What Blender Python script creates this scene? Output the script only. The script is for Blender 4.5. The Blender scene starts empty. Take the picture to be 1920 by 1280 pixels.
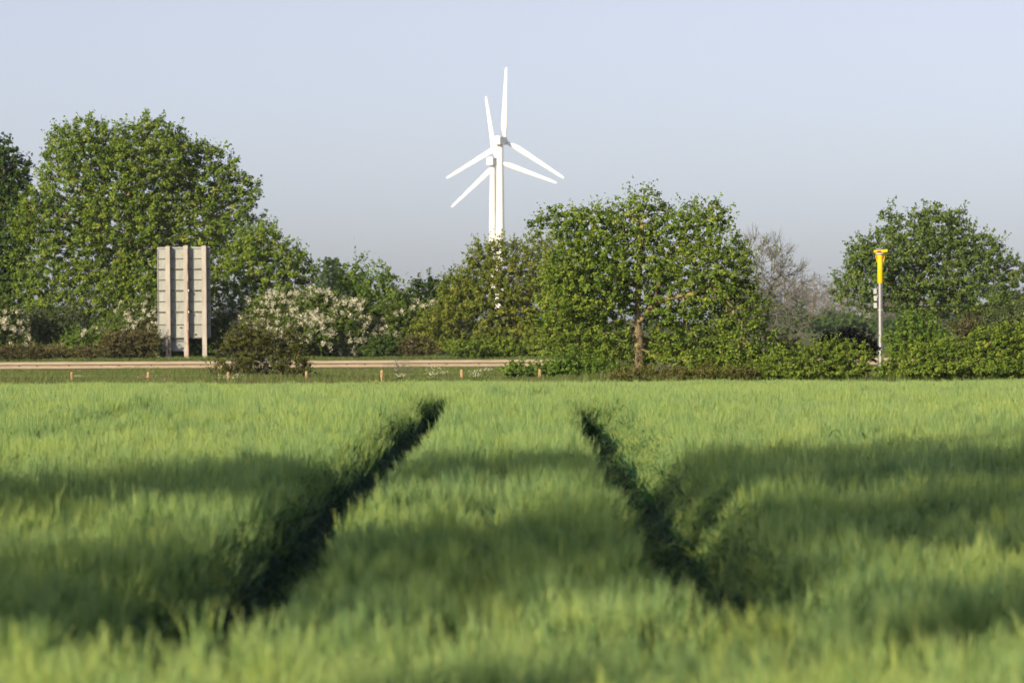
import bpy, math, random
import numpy as np
from mathutils import Vector

random.seed(7)
RNG = np.random.default_rng(7)
S = bpy.context.scene
COL = S.collection

# ------------------------------------------------------------------ camera
EYE = 1.87            # eye height above the soil, metres
FPX = 7200.0          # focal length in pixels of a 1920 px wide frame (135 mm lens)
HOR = 597.0           # row of the horizon in that frame
cam_d = bpy.data.cameras.new('camera')
cam = bpy.data.objects.new('camera', cam_d); COL.objects.link(cam)
cam_d.sensor_width = 36.0
cam_d.lens = 135.0
cam_d.clip_start = 0.5
cam_d.clip_end = 9000.0
cam.location = (0, 0, EYE)
cam.rotation_euler = (math.radians(90) - math.atan((640 - HOR) / FPX), 0, 0)
cam_d.dof.use_dof = True
cam_d.dof.focus_distance = 80.0
cam_d.dof.aperture_fstop = 4.4
S.camera = cam

# ------------------------------------------------------------------ sky and sun
SUN_AZ, SUN_EL = math.radians(215), math.radians(21)
SUN = Vector((math.sin(SUN_AZ) * math.cos(SUN_EL), math.cos(SUN_AZ) * math.cos(SUN_EL), math.sin(SUN_EL)))
world = bpy.data.worlds.new('World'); S.world = world; world.use_nodes = True
wn = world.node_tree.nodes; wl = world.node_tree.links
bg = wn['Background']
sky = wn.new('ShaderNodeTexSky'); sky.sky_type = 'NISHITA'; sky.sun_disc = False
sky.sun_elevation = SUN_EL; sky.sun_rotation = SUN_AZ
sky.altitude = 0; sky.air_density = 0.6; sky.dust_density = 1.0; sky.ozone_density = 1.6
wb = wn.new('ShaderNodeMix'); wb.data_type = 'RGBA'; wb.blend_type = 'MULTIPLY'; wb.inputs[0].default_value = 1   # white balance of the whole sky
wb.inputs[7].default_value = (.985, .975, 1.06, 1)
hz = wn.new('ShaderNodeHueSaturation'); hz.inputs['Saturation'].default_value = 0.42      # a milky, hazy spring sky
wl.new(sky.outputs[0], hz.inputs['Color']); wl.new(hz.outputs[0], wb.inputs[6]); wl.new(wb.outputs[2], bg.inputs[0])
bg.inputs[1].default_value = 0.084
sun_d = bpy.data.lights.new('sun', 'SUN'); sun = bpy.data.objects.new('sun', sun_d); COL.objects.link(sun)
sun_d.energy = 5.0; sun_d.angle = math.radians(0.55); sun_d.color = (1.0, 0.84, 0.58)
sun.rotation_euler = (-SUN).to_track_quat('-Z', 'Y').to_euler()
S.view_settings.view_transform = 'Standard'; S.view_settings.look = 'None'
S.view_settings.exposure = 0.58; S.view_settings.gamma = 1.0
S.view_settings.use_curve_mapping = False
S.cycles.use_denoising = True
S.cycles.max_bounces = 4; S.cycles.diffuse_bounces = 2; S.cycles.transmission_bounces = 3
S.cycles.use_adaptive_sampling = True; S.cycles.adaptive_threshold = 0.035
S.cycles.volume_bounces = 0; S.cycles.glossy_bounces = 2; S.cycles.transparent_max_bounces = 4
S.cycles.sample_clamp_indirect = 4.0

# ------------------------------------------------------------------ helpers
def at(px, py, D):
    """world point at depth D that the photograph shows at px, py"""
    return np.array(((px - 960) / FPX * D, D, EYE + (HOR - py) / FPX * D))

def lerp(a, b, t): return a + (b - a) * t

def ground_z(x, y):
    x = np.asarray(x, float); y = np.asarray(y, float)
    z = np.interp(y, [-50, 52, 80, 104, 107, 112, 148, 151, 166, 171, 260, 700],
                  [0, 0, -.13, -.24, -.12, .03, -.22, -.42, -.42, .06, .10, 0.0])
    tilt = np.interp(y, [55, 108, 900, 1400], [0, 1, 1, 0]) * 0.005 * np.clip(x, -60, 60)
    und = 0.035 * np.sin(x * .55 + y * .21) * np.sin(y * .13 - x * .2) * (y < 104)
    return z + tilt + und

def mesh_np(name, verts, faces, attrs=None, smooth=False):
    verts = np.ascontiguousarray(verts, np.float32); faces = np.ascontiguousarray(faces, np.int32)
    me = bpy.data.meshes.new(name)
    n, (m, k) = len(verts), faces.shape
    me.vertices.add(n); me.vertices.foreach_set('co', verts.ravel())
    me.loops.add(m * k); me.loops.foreach_set('vertex_index', faces.ravel())
    me.polygons.add(m)
    me.polygons.foreach_set('loop_start', np.arange(0, m * k, k, dtype=np.int32))
    me.polygons.foreach_set('loop_total', np.full(m, k, np.int32))
    if smooth: me.polygons.foreach_set('use_smooth', np.ones(m, bool))
    for an, (dom, typ, dat) in (attrs or {}).items():
        a = me.attributes.new(an, typ, dom)
        a.data.foreach_set({'FLOAT': 'value', 'INT': 'value', 'FLOAT_VECTOR': 'vector', 'FLOAT_COLOR': 'color'}[typ],
                           np.ascontiguousarray(dat, np.int32 if typ == 'INT' else np.float32).ravel())
    me.update(calc_edges=True)
    return me

def link(name, data, mat=None, parent=None, loc=None):
    o = bpy.data.objects.new(name, data); COL.objects.link(o)
    if mat is not None and data is not None and hasattr(data, 'materials') and len(data.materials) == 0:
        data.materials.append(mat)
    if parent is not None: o.parent = parent
    if loc is not None: o.location = loc
    return o

def empty(name, label, cat, loc=(0, 0, 0), rz=0.0, group=None):
    o = bpy.data.objects.new(name, None); COL.objects.link(o)
    o.empty_display_size = 0.2
    o.location = loc; o.rotation_euler = (0, 0, rz)
    o['label'] = label; o['category'] = cat
    if group: o['group'] = group
    return o

class MB:
    """collects boxes and swept rings into one mesh"""
    def __init__(s): s.v = []; s.f = []
    def box(s, c, size, ch=0.0):
        x, y, z = np.array(size) / 2.0; b = len(s.v)
        for dz in (-z, z):
            for dx, dy in ((-x, -y), (x, -y), (x, y), (-x, y)): s.v.append((c[0] + dx, c[1] + dy, c[2] + dz))
        for q in ((3, 2, 1, 0), (4, 5, 6, 7), (0, 1, 5, 4), (1, 2, 6, 5), (2, 3, 7, 6), (3, 0, 4, 7)):
            s.f.append([b + i for i in q])
        return s
    def rings(s, rings, cap=True):
        b = len(s.v); n = len(rings[0])
        for r in rings: s.v += [tuple(p) for p in r]
        for k in range(len(rings) - 1):
            for i in range(n):
                j = (i + 1) % n
                s.f.append([b + k * n + i, b + k * n + j, b + (k + 1) * n + j, b + (k + 1) * n + i])
        if cap:
            for ring, rev in ((rings[0], True), (rings[-1], False)):      # own vertices keep the rim sharp
                c = len(s.v); s.v += [tuple(p) for p in ring]; q = [c + i for i in range(n)]; s.f.append(q[::-1] if rev else q)
        return s
    def lathe(s, prof, n=16, c=(0, 0), a0=0.0):
        return s.rings([[(c[0] + r * math.cos(a0 + 2 * math.pi * i / n), c[1] + r * math.sin(a0 + 2 * math.pi * i / n), z)
                         for i in range(n)] for r, z in prof])
    def mesh(s, name, smooth=False, bevel=0.0):
        me = bpy.data.meshes.new(name); me.from_pydata([tuple(map(float, p)) for p in s.v], [], s.f)
        if smooth: me.polygons.foreach_set('use_smooth', [True] * len(me.polygons))
        me.update(); return me

def bevel(o, w, seg=2):
    m = o.modifiers.new('bevel', 'BEVEL'); m.width = w; m.segments = seg; m.limit_method = 'ANGLE'
    return o

def frustums(p0, p1, r0, r1, n=5):
    """one tapered tube per row, joined: verts, quads"""
    p0 = np.asarray(p0, float); p1 = np.asarray(p1, float); r0 = np.asarray(r0, float); r1 = np.asarray(r1, float)
    d = p1 - p0; L = np.linalg.norm(d, axis=1, keepdims=True); d = d / np.maximum(L, 1e-6)
    ref = np.where(np.abs(d[:, 2:3]) > .9, np.array([[1., 0, 0]]), np.array([[0., 0, 1]]))
    u = np.cross(d, ref); u /= np.maximum(np.linalg.norm(u, axis=1, keepdims=True), 1e-6); w = np.cross(d, u)
    a = np.arange(n) * 2 * math.pi / n
    ring = u[:, None, :] * np.cos(a)[None, :, None] + w[:, None, :] * np.sin(a)[None, :, None]
    v = np.concatenate([p0[:, None] + ring * r0[:, None, None], p1[:, None] + ring * r1[:, None, None]], 1)
    m = len(p0); i = np.arange(n); j = (i + 1) % n
    q = np.stack([i, i + n, j + n, j], 1)
    f = (np.arange(m) * 2 * n)[:, None, None] + q[None]
    return v.reshape(-1, 3), f.reshape(-1, 4)

# ------------------------------------------------------------------ materials
def new_mat(name):
    m = bpy.data.materials.new(name); m.use_nodes = True
    n = m.node_tree.nodes; n.clear()
    out = n.new('ShaderNodeOutputMaterial')
    return m, n, m.node_tree.links, out

def ramp(n, stops):
    r = n.new('ShaderNodeValToRGB'); e = r.color_ramp.elements
    while len(e) < len(stops): e.new(0.5)
    for k, (p, c) in enumerate(stops): e[k].position = p; e[k].color = (*c, 1)
    return r

def leaf_mat(name, stops, trans=0.38, rough=0.55, spec=0.14, tmul=(1.1, 1.25, .5), gain=1.0):
    stops = [(q, tuple(v * gain for v in c)) for q, c in stops]
    m, n, l, out = new_mat(name)
    at_ = n.new('ShaderNodeAttribute'); at_.attribute_name = 'tint'
    r = ramp(n, stops); l.new(at_.outputs['Fac'], r.inputs[0])
    p = n.new('ShaderNodeBsdfPrincipled'); p.inputs['Roughness'].default_value = rough
    p.inputs['Specular IOR Level'].default_value = spec
    l.new(r.outputs[0], p.inputs['Base Color'])
    mul = n.new('ShaderNodeMix'); mul.data_type = 'RGBA'; mul.blend_type = 'MULTIPLY'; mul.inputs[0].default_value = 1
    l.new(r.outputs[0], mul.inputs[6]); mul.inputs[7].default_value = (*tmul, 1)
    t = n.new('ShaderNodeBsdfTranslucent'); l.new(mul.outputs[2], t.inputs[0])
    mx = n.new('ShaderNodeMixShader'); mx.inputs[0].default_value = trans
    l.new(p.outputs[0], mx.inputs[1]); l.new(t.outputs[0], mx.inputs[2]); l.new(mx.outputs[0], out.inputs[0])
    return m

def noise_mat(name, c1, c2, scale=5.0, rough=0.7, metal=0.0, bump=0.2, detail=6, lo=.35, hi=.65, stretch=(1, 1, 1),
              c3=None, scale3=1.0, lo3=.5, hi3=.7, spec=0.4):
    m, n, l, out = new_mat(name)
    tc = n.new('ShaderNodeTexCoord'); mp = n.new('ShaderNodeMapping'); mp.inputs['Scale'].default_value = stretch
    l.new(tc.outputs['Object'], mp.inputs[0])
    nz = n.new('ShaderNodeTexNoise'); nz.inputs['Scale'].default_value = scale; nz.inputs['Detail'].default_value = detail
    l.new(mp.outputs[0], nz.inputs['Vector'])
    r = ramp(n, [(lo, c1), (hi, c2)]); l.new(nz.outputs[0], r.inputs[0]); colr = r.outputs[0]
    if c3 is not None:
        n3 = n.new('ShaderNodeTexNoise'); n3.inputs['Scale'].default_value = scale3; n3.inputs['Detail'].default_value = 8
        l.new(mp.outputs[0], n3.inputs['Vector'])
        r3 = ramp(n, [(lo3, (0, 0, 0)), (hi3, (1, 1, 1))]); l.new(n3.outputs[0], r3.inputs[0])
        mx = n.new('ShaderNodeMix'); mx.data_type = 'RGBA'; l.new(r3.outputs[0], mx.inputs[0])
        l.new(colr, mx.inputs[6]); mx.inputs[7].default_value = (*c3, 1); colr = mx.outputs[2]
    p = n.new('ShaderNodeBsdfPrincipled'); p.inputs['Roughness'].default_value = rough; p.inputs['Metallic'].default_value = metal
    p.inputs['Specular IOR Level'].default_value = spec
    l.new(colr, p.inputs['Base Color'])
    if bump:
        b = n.new('ShaderNodeBump'); b.inputs['Strength'].default_value = bump; b.inputs['Distance'].default_value = 0.02
        l.new(nz.outputs[0], b.inputs['Height']); l.new(b.outputs[0], p.inputs['Normal'])
    l.new(p.outputs[0], out.inputs[0])
    return m

M = {}
M['oak'] = leaf_mat('oak_leaf', [(0, (.030, .055, .012)), (.30, (.070, .116, .017)), (.62, (.135, .195, .026)), (.85, (.195, .235, .036)), (1, (.225, .245, .045))], gain=1.42)
M['oak_green'] = leaf_mat('green_oak_leaf', [(0, (.034, .066, .016)), (.4, (.080, .130, .028)), (.75, (.135, .185, .040)), (1, (.19, .225, .06))], gain=1.3)
M['oak_olive'] = leaf_mat('olive_oak_leaf', [(0, (.050, .070, .012)), (.4, (.108, .142, .020)), (.75, (.175, .200, .030)), (1, (.24, .235, .05))], gain=1.3)
M['bush'] = leaf_mat('bush_leaf', [(0, (.045, .050, .012)), (.4, (.085, .100, .018)), (.8, (.135, .145, .028)), (1, (.17, .12, .05))])
M['dark'] = leaf_mat('dark_leaf', [(0, (.020, .046, .012)), (.5, (.052, .100, .020)), (1, (.110, .160, .034))], gain=1.15)
M['fresh'] = leaf_mat('fresh_leaf', [(0, (.040, .086, .014)), (.5, (.095, .165, .024)), (1, (.185, .245, .045))], gain=1.25)
M['hawthorn'] = leaf_mat('hawthorn_leaf', [(0, (.036, .066, .014)), (.5, (.085, .130, .026)), (1, (.155, .195, .045))], gain=1.25)
M['grey_green'] = leaf_mat('grey_green_leaf', [(0, (.045, .070, .030)), (.5, (.090, .125, .050)), (1, (.15, .18, .08))])
M['brown'] = leaf_mat('brown_leaf', [(0, (.034, .034, .015)), (.45, (.070, .068, .025)), (.8, (.095, .105, .032)), (1, (.15, .12, .055))])
M['purple'] = leaf_mat('purple_leaf', [(0, (.010, .010, .010)), (.6, (.026, .022, .022)), (1, (.05, .05, .035))], trans=.15)
M['bare'] = leaf_mat('bare_wood_leaf', [(0, (.075, .072, .062)), (.5, (.115, .110, .095)), (1, (.16, .15, .13))], trans=.2)
M['blossom'] = leaf_mat('may_blossom', [(0, (.50, .47, .34)), (.5, (.68, .65, .52)), (1, (.82, .80, .70))], trans=.3, tmul=(1, 1, .95))
M['bark'] = noise_mat('oak_bark', (.10, .082, .055), (.26, .20, .10), scale=6, stretch=(1, 1, .3), rough=.9, bump=.6,
                      c3=(.30, .27, .07), scale3=2.5, lo3=.48, hi3=.66)
M['bark_grey'] = noise_mat('grey_bark', (.11, .095, .075), (.24, .205, .155), scale=5, stretch=(1, 1, .3), rough=.9, bump=.5)
M['twig'] = noise_mat('dry_twig', (.10, .10, .085), (.195, .19, .165), scale=4, rough=.9, bump=.2)
M['post'] = noise_mat('fence_post_wood', (.30, .19, .09), (.42, .29, .15), scale=9, stretch=(3, 3, .35), rough=.8, bump=.4)
M['wire'] = noise_mat('fence_wire', (.22, .22, .21), (.34, .33, .31), scale=30, rough=.5, metal=.6, bump=0)
M['rail'] = noise_mat('dusty_galvanised_steel', (.29, .235, .175), (.36, .30, .23), scale=1.2, stretch=(1, 4, 6), rough=.65, metal=.0, bump=.05,
                      c3=(.23, .19, .145), scale3=.8, lo3=.55, hi3=.8)
M['rail_post'] = noise_mat('galvanised_post', (.22, .20, .17), (.32, .29, .25), scale=6, rough=.6, metal=.3)
M['bolt'] = noise_mat('rusty_bolt', (.07, .05, .04), (.13, .09, .06), scale=20, rough=.8, bump=0)
M['panel'] = noise_mat('weathered_aluminium_panel', (.25, .262, .25), (.33, .340, .318), scale=2.2, stretch=(1.6, 1, .5), rough=.55, metal=.0, bump=.03,
                       c3=(.20, .20, .175), scale3=3.5, lo3=.56, hi3=.78)
M['panel_small'] = noise_mat('bluish_aluminium_panel', (.22, .25, .265), (.29, .31, .32), scale=2.5, rough=.5, bump=.03)
M['flange'] = noise_mat('grey_panel_flange', (.075, .08, .078), (.12, .12, .115), scale=4, rough=.6, bump=.05)
M['sign_post'] = noise_mat('painted_steel_post', (.30, .275, .25), (.39, .36, .325), scale=2.5, stretch=(2, 2, .4), rough=.6, bump=.05,
                           c3=(.27, .12, .05), scale3=2.6, lo3=.66, hi3=.74)
M['rust'] = noise_mat('rust', (.20, .075, .03), (.42, .33, .25), scale=5, stretch=(1, 1, .35), rough=.9, bump=.3, lo=.45, hi=.62)
M['white'] = noise_mat('white_turbine_paint', (.76, .765, .76), (.82, .82, .81), scale=.3, rough=.45, bump=0)
M['white_grey'] = noise_mat('grey_turbine_seam', (.5, .5, .5), (.56, .56, .56), scale=.5, rough=.5, bump=0)
M['silver'] = noise_mat('brushed_silver_pole', (.27, .27, .27), (.36, .36, .36), scale=3, stretch=(6, 6, .4), rough=.38, metal=.7, bump=.02)
M['yellow'] = noise_mat('yellow_paint', (.82, .47, .006), (.88, .54, .012), scale=3, rough=.4, bump=.02)
M['grey_box'] = noise_mat('grey_box_paint', (.36, .37, .38), (.46, .47, .47), scale=4, rough=.5, bump=.02)
M['glass'] = noise_mat('dark_lens_glass', (.02, .025, .03), (.03, .035, .04), scale=3, rough=.1, bump=0)
M['asphalt'] = noise_mat('asphalt', (.04, .04, .042), (.065, .064, .06), scale=40, rough=.9, bump=.3)
M['paint'] = noise_mat('road_paint', (.6, .6, .57), (.78, .78, .75), scale=12, rough=.7, bump=.05)
M['stem'] = leaf_mat('plant_stem', [(0, (.09, .13, .03)), (1, (.14, .18, .05))])
M['pink'] = leaf_mat('pink_petal', [(0, (.42, .16, .24)), (1, (.60, .30, .38))])

# ground: bare soil between the crop, rough grass and litter outside the field
def ground_mat():
    m, n, l, out = new_mat('soil_and_grass')
    g = n.new('ShaderNodeNewGeometry'); sx = n.new('ShaderNodeSeparateXYZ'); l.new(g.outputs['Position'], sx.inputs[0])
    n1 = n.new('ShaderNodeTexNoise'); n1.inputs['Scale'].default_value = 3.0; n1.inputs['Detail'].default_value = 8
    l.new(g.outputs['Position'], n1.inputs['Vector'])
    soil = ramp(n, [(.3, (.045, .032, .020)), (.7, (.11, .082, .052))]); l.new(n1.outputs[0], soil.inputs[0])
    n2 = n.new('ShaderNodeTexNoise'); n2.inputs['Scale'].default_value = .8; n2.inputs['Detail'].default_value = 10
    l.new(g.outputs['Position'], n2.inputs['Vector'])
    grs = ramp(n, [(.3, (.045, .070, .020)), (.5, (.080, .105, .030)), (.72, (.15, .125, .062))]); l.new(n2.outputs[0], grs.inputs[0])
    mr = n.new('ShaderNodeMapRange'); mr.inputs[1].default_value = 103; mr.inputs[2].default_value = 109
    l.new(sx.outputs[1], mr.inputs[0])
    mx = n.new('ShaderNodeMix'); mx.data_type = 'RGBA'; l.new(mr.outputs[0], mx.inputs[0])
    l.new(soil.outputs[0], mx.inputs[6]); l.new(grs.outputs[0], mx.inputs[7])
    p = n.new('ShaderNodeBsdfPrincipled'); p.inputs['Roughness'].default_value = .95; p.inputs['Specular IOR Level'].default_value = .1
    l.new(mx.outputs[2], p.inputs['Base Color'])
    b = n.new('ShaderNodeBump'); b.inputs['Strength'].default_value = .6; b.inputs['Distance'].default_value = .05
    l.new(n1.outputs[0], b.inputs['Height']); l.new(b.outputs[0], p.inputs['Normal'])
    l.new(p.outputs[0], out.inputs[0]); return m
M['ground'] = ground_mat()

# ------------------------------------------------------------------ ground and road
def grid_mesh(name, xs, ys, zf):
    X, Y = np.meshgrid(xs, ys); v = np.stack([X, Y, zf(X, Y)], -1).reshape(-1, 3)
    nx, ny = len(xs), len(ys); i, j = np.meshgrid(np.arange(nx - 1), np.arange(ny - 1)); a = (j * nx + i).ravel()
    return mesh_np(name, v, np.stack([a, a + 1, a + nx + 1, a + nx], 1), smooth=True)
xs = np.concatenate([[-1400, -700, -300, -150, -80, -50], np.arange(-40, 40.1, 1.0), [50, 80, 150, 300, 700, 1400]])
ys = np.concatenate([[-300, -120, -60, -30], np.arange(-20, 180.1, 1.0), [190, 205, 230, 260, 320, 420, 550, 700, 900, 1200, 1500, 1900, 2300]])
o = link('ground', grid_mesh('ground', xs, ys, ground_z), M['ground']); o['kind'] = 'structure'
o['label'] = 'bare soil under the crop and rough grassy ground beyond'
rx = np.arange(-80, 80.1, 4.0)
road = link('road', grid_mesh('road', rx, np.array([152.2, 155, 158, 161, 164.8]), lambda x, y: ground_z(x, y * 0 + 158) + .006), M['asphalt'])
road['kind'] = 'structure'; road['label'] = 'asphalt road hidden behind the steel crash barrier'
for y0, y1 in ((152.7, 152.85), (164.1, 164.25)):
    link('edge_line', grid_mesh('edge_line', rx, np.array([y0, y1]), lambda x, y: ground_z(x, y * 0 + 158) + .011), M['paint'], road)
for k in range(-10, 10):
    link('lane_dash', grid_mesh('lane_dash', np.array([k * 6.0, k * 6.0 + 2]), np.array([158.4, 158.52]), lambda x, y: ground_z(x, y * 0 + 158) + .011), M['paint'], road)

# ------------------------------------------------------------------ instanced plants (crop, verge grass)
def scatter_group(coll):
    """geometry nodes: instance the members of a collection on the vertices, using the stored attributes"""
    ng = bpy.data.node_groups.new('scatter', 'GeometryNodeTree')
    ng.interface.new_socket('Geometry', in_out='INPUT', socket_type='NodeSocketGeometry')
    ng.interface.new_socket('Geometry', in_out='OUTPUT', socket_type='NodeSocketGeometry')
    n = ng.nodes; l = ng.links
    gi = n.new('NodeGroupInput'); go = n.new('NodeGroupOutput')
    ci = n.new('GeometryNodeCollectionInfo'); ci.inputs[0].default_value = coll
    ci.inputs['Separate Children'].default_value = True; ci.inputs['Reset Children'].default_value = True
    ip = n.new('GeometryNodeInstanceOnPoints'); ip.inputs['Pick Instance'].default_value = True
    def att(nm, typ):
        a = n.new('GeometryNodeInputNamedAttribute'); a.data_type = typ; a.inputs[0].default_value = nm
        return a.outputs[0]
    l.new(gi.outputs[0], ip.inputs['Points']); l.new(ci.outputs[0], ip.inputs['Instance'])
    l.new(att('pick', 'INT'), ip.inputs['Instance Index'])
    l.new(att('rot', 'FLOAT_VECTOR'), ip.inputs['Rotation'])
    l.new(att('scl', 'FLOAT_VECTOR'), ip.inputs['Scale'])
    l.new(ip.outputs[0], go.inputs[0])
    return ng

def scatter(name, label, pts, rot, scl, pick, coll):
    me = bpy.data.meshes.new(name); me.vertices.add(len(pts)); me.vertices.foreach_set('co', np.ascontiguousarray(pts, np.float32).ravel())
    for an, typ, d in (('rot', 'FLOAT_VECTOR', rot), ('scl', 'FLOAT_VECTOR', scl), ('pick', 'INT', pick)):
        a = me.attributes.new(an, typ, 'POINT')
        a.data.foreach_set('vector' if typ == 'FLOAT_VECTOR' else 'value', np.ascontiguousarray(d, np.int32 if typ == 'INT' else np.float32).ravel())
    o = link(name, me); m = o.modifiers.new('scatter', 'NODES'); m.node_group = scatter_group(coll)
    o['kind'] = 'stuff'; o['label'] = label
    return o

def ribbon(V, F, T, pts, widths, side, tint):
    b = len(V)
    for p, w in zip(pts, widths):
        V.append(p - side * w / 2); V.append(p + side * w / 2)
    for k in range(len(pts) - 1):
        F.append((b + 2 * k, b + 2 * k + 1, b + 2 * k + 3, b + 2 * k + 2)); T.append(tint)

def barley_clump(rng, stems=12, rad=.10, nleaf=3):
    V, F, T = [], [], []
    for _ in range(stems):
        if _ % 6 == 0:                                                 # a new plant: its tillers share a lean
            a, r = rng.uniform(0, 6.283), rad * math.sqrt(rng.uniform()); th = rng.normal(.565, .055)
            la, lt = rng.uniform(0, 6.283), abs(rng.normal(0, .09)); tone = rng.normal(0, .05)
        base = np.array([r * math.cos(a), r * math.sin(a), 0.0]) + np.append(rng.normal(0, .022, 2), 0)
        h = th + rng.normal(0, .035)
        lean = np.array([math.cos(la) * lt, math.sin(la) * lt, 0]) + np.append(rng.normal(0, .05, 2), 0)
        sa = rng.uniform(0, 6.283); side = np.array([math.cos(sa), math.sin(sa), 0])
        top = base + lean * h + np.array([0, 0, h])
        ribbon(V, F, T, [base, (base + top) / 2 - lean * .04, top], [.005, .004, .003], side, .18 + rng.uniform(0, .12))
        for k in range(nleaf):                                         # leaves
            t = ((.35, .6, .84) if nleaf == 3 else (.14, .3, .48, .66, .84))[k] + rng.uniform(-.06, .06)
            p = base + (top - base) * t
            b = rng.uniform(0, 6.283); d = np.array([math.cos(b), math.sin(b), 0]); s = np.array([-d[1], d[0], 0])
            L = rng.uniform(.14, .24); up = rng.uniform(.45, 1.0)
            pts = [p, p + d * L * .28 + np.array([0, 0, L * .40 * up]), p + d * L * .62 + np.array([0, 0, L * .52 * up]), p + d * L * .95 + np.array([0, 0, L * (.55 * up - .25)])]
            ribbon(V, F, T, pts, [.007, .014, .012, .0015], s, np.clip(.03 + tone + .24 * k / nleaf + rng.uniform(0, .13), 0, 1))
        nb = rng.uniform(0, 6.283); nd = rng.uniform(.05, .45)         # ear, nodding a little
        ax = np.array([math.cos(nb) * nd, math.sin(nb) * nd, 1.0]) + lean; ax /= np.linalg.norm(ax)
        u = np.cross(ax, [0, 1, .2]); u /= np.linalg.norm(u); w = np.cross(ax, u)
        eL = rng.uniform(.05, .075); et = .50 + rng.uniform(0, .14)
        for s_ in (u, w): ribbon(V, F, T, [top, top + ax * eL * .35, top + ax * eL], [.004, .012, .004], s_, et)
        for k in range(9):                                             # awns
            t = rng.uniform(.1, 1.0); p = top + ax * eL * t
            g = rng.uniform(0, 6.283); out = u * math.cos(g) + w * math.sin(g)
            L = rng.uniform(.085, .14); sp = rng.uniform(.10, .30)
            tip = p + ax * L + out * L * sp + np.array([0, 0, -.1 * L * nd])
            s_ = np.cross(tip - p, [math.cos(g * 3), math.sin(g * 3), .3]); s_ /= np.linalg.norm(s_)
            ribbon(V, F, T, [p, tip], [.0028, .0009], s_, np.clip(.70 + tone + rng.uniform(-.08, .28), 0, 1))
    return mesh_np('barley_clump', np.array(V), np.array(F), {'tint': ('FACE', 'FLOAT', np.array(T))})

def crop_mat():
    m, n, l, out = new_mat('green_barley')
    at_ = n.new('ShaderNodeAttribute'); at_.attribute_name = 'tint'
    g = n.new('ShaderNodeNewGeometry'); oi = n.new('ShaderNodeObjectInfo')
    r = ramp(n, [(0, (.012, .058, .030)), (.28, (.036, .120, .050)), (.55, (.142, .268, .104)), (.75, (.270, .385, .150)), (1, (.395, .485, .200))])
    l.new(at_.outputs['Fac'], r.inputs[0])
    nz = n.new('ShaderNodeTexNoise'); nz.inputs['Scale'].default_value = .55; nz.inputs['Detail'].default_value = 4
    l.new(g.outputs['Position'], nz.inputs['Vector'])
    nf = n.new('ShaderNodeTexNoise'); nf.inputs['Scale'].default_value = 7.0; nf.inputs['Detail'].default_value = 2; l.new(g.outputs['Position'], nf.inputs['Vector'])
    av = n.new('ShaderNodeMath'); av.operation = 'MULTIPLY_ADD'; av.inputs[1].default_value = .8; av.inputs[2].default_value = -.4; l.new(nf.outputs[0], av.inputs[0])
    ap = n.new('ShaderNodeMath'); l.new(nz.outputs[0], ap.inputs[0]); l.new(av.outputs[0], ap.inputs[1])
    ad = n.new('ShaderNodeMath'); ad.operation = 'MULTIPLY_ADD'; ad.inputs[1].default_value = .45; l.new(oi.outputs['Random'], ad.inputs[0]); l.new(ap.outputs[0], ad.inputs[2])
    tr = ramp(n, [(.25, (.60, .74, .88)), (.68, (1.0, 1.0, .98)), (1.05, (1.28, 1.15, .82))]); l.new(ad.outputs[0], tr.inputs[0])
    mul = n.new('ShaderNodeMix'); mul.data_type = 'RGBA'; mul.blend_type = 'MULTIPLY'; mul.inputs[0].default_value = 1
    l.new(r.outputs[0], mul.inputs[6]); l.new(tr.outputs[0], mul.inputs[7])
    p = n.new('ShaderNodeBsdfPrincipled'); p.inputs['Roughness'].default_value = .55; p.inputs['Specular IOR Level'].default_value = .18
    l.new(mul.outputs[2], p.inputs['Base Color'])
    m2 = n.new('ShaderNodeMix'); m2.data_type = 'RGBA'; m2.blend_type = 'MULTIPLY'; m2.inputs[0].default_value = 1
    l.new(mul.outputs[2], m2.inputs[6]); m2.inputs[7].default_value = (.85, 1.15, .65, 1)
    t = n.new('ShaderNodeBsdfTranslucent'); l.new(m2.outputs[2], t.inputs[0])
    mx = n.new('ShaderNodeMixShader'); mx.inputs[0].default_value = .32
    l.new(p.outputs[0], mx.inputs[1]); l.new(t.outputs[0], mx.inputs[2]); l.new(mx.outputs[0], out.inputs[0])
    return m
M['crop'] = crop_mat()

def source_collection(name, meshes, mat):
    c = bpy.data.collections.new(name)
    for k, me in enumerate(meshes):
        me.materials.append(mat); o = bpy.data.objects.new('%s_source_%02d' % (name, k), me); c.objects.link(o)
    return c

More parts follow.
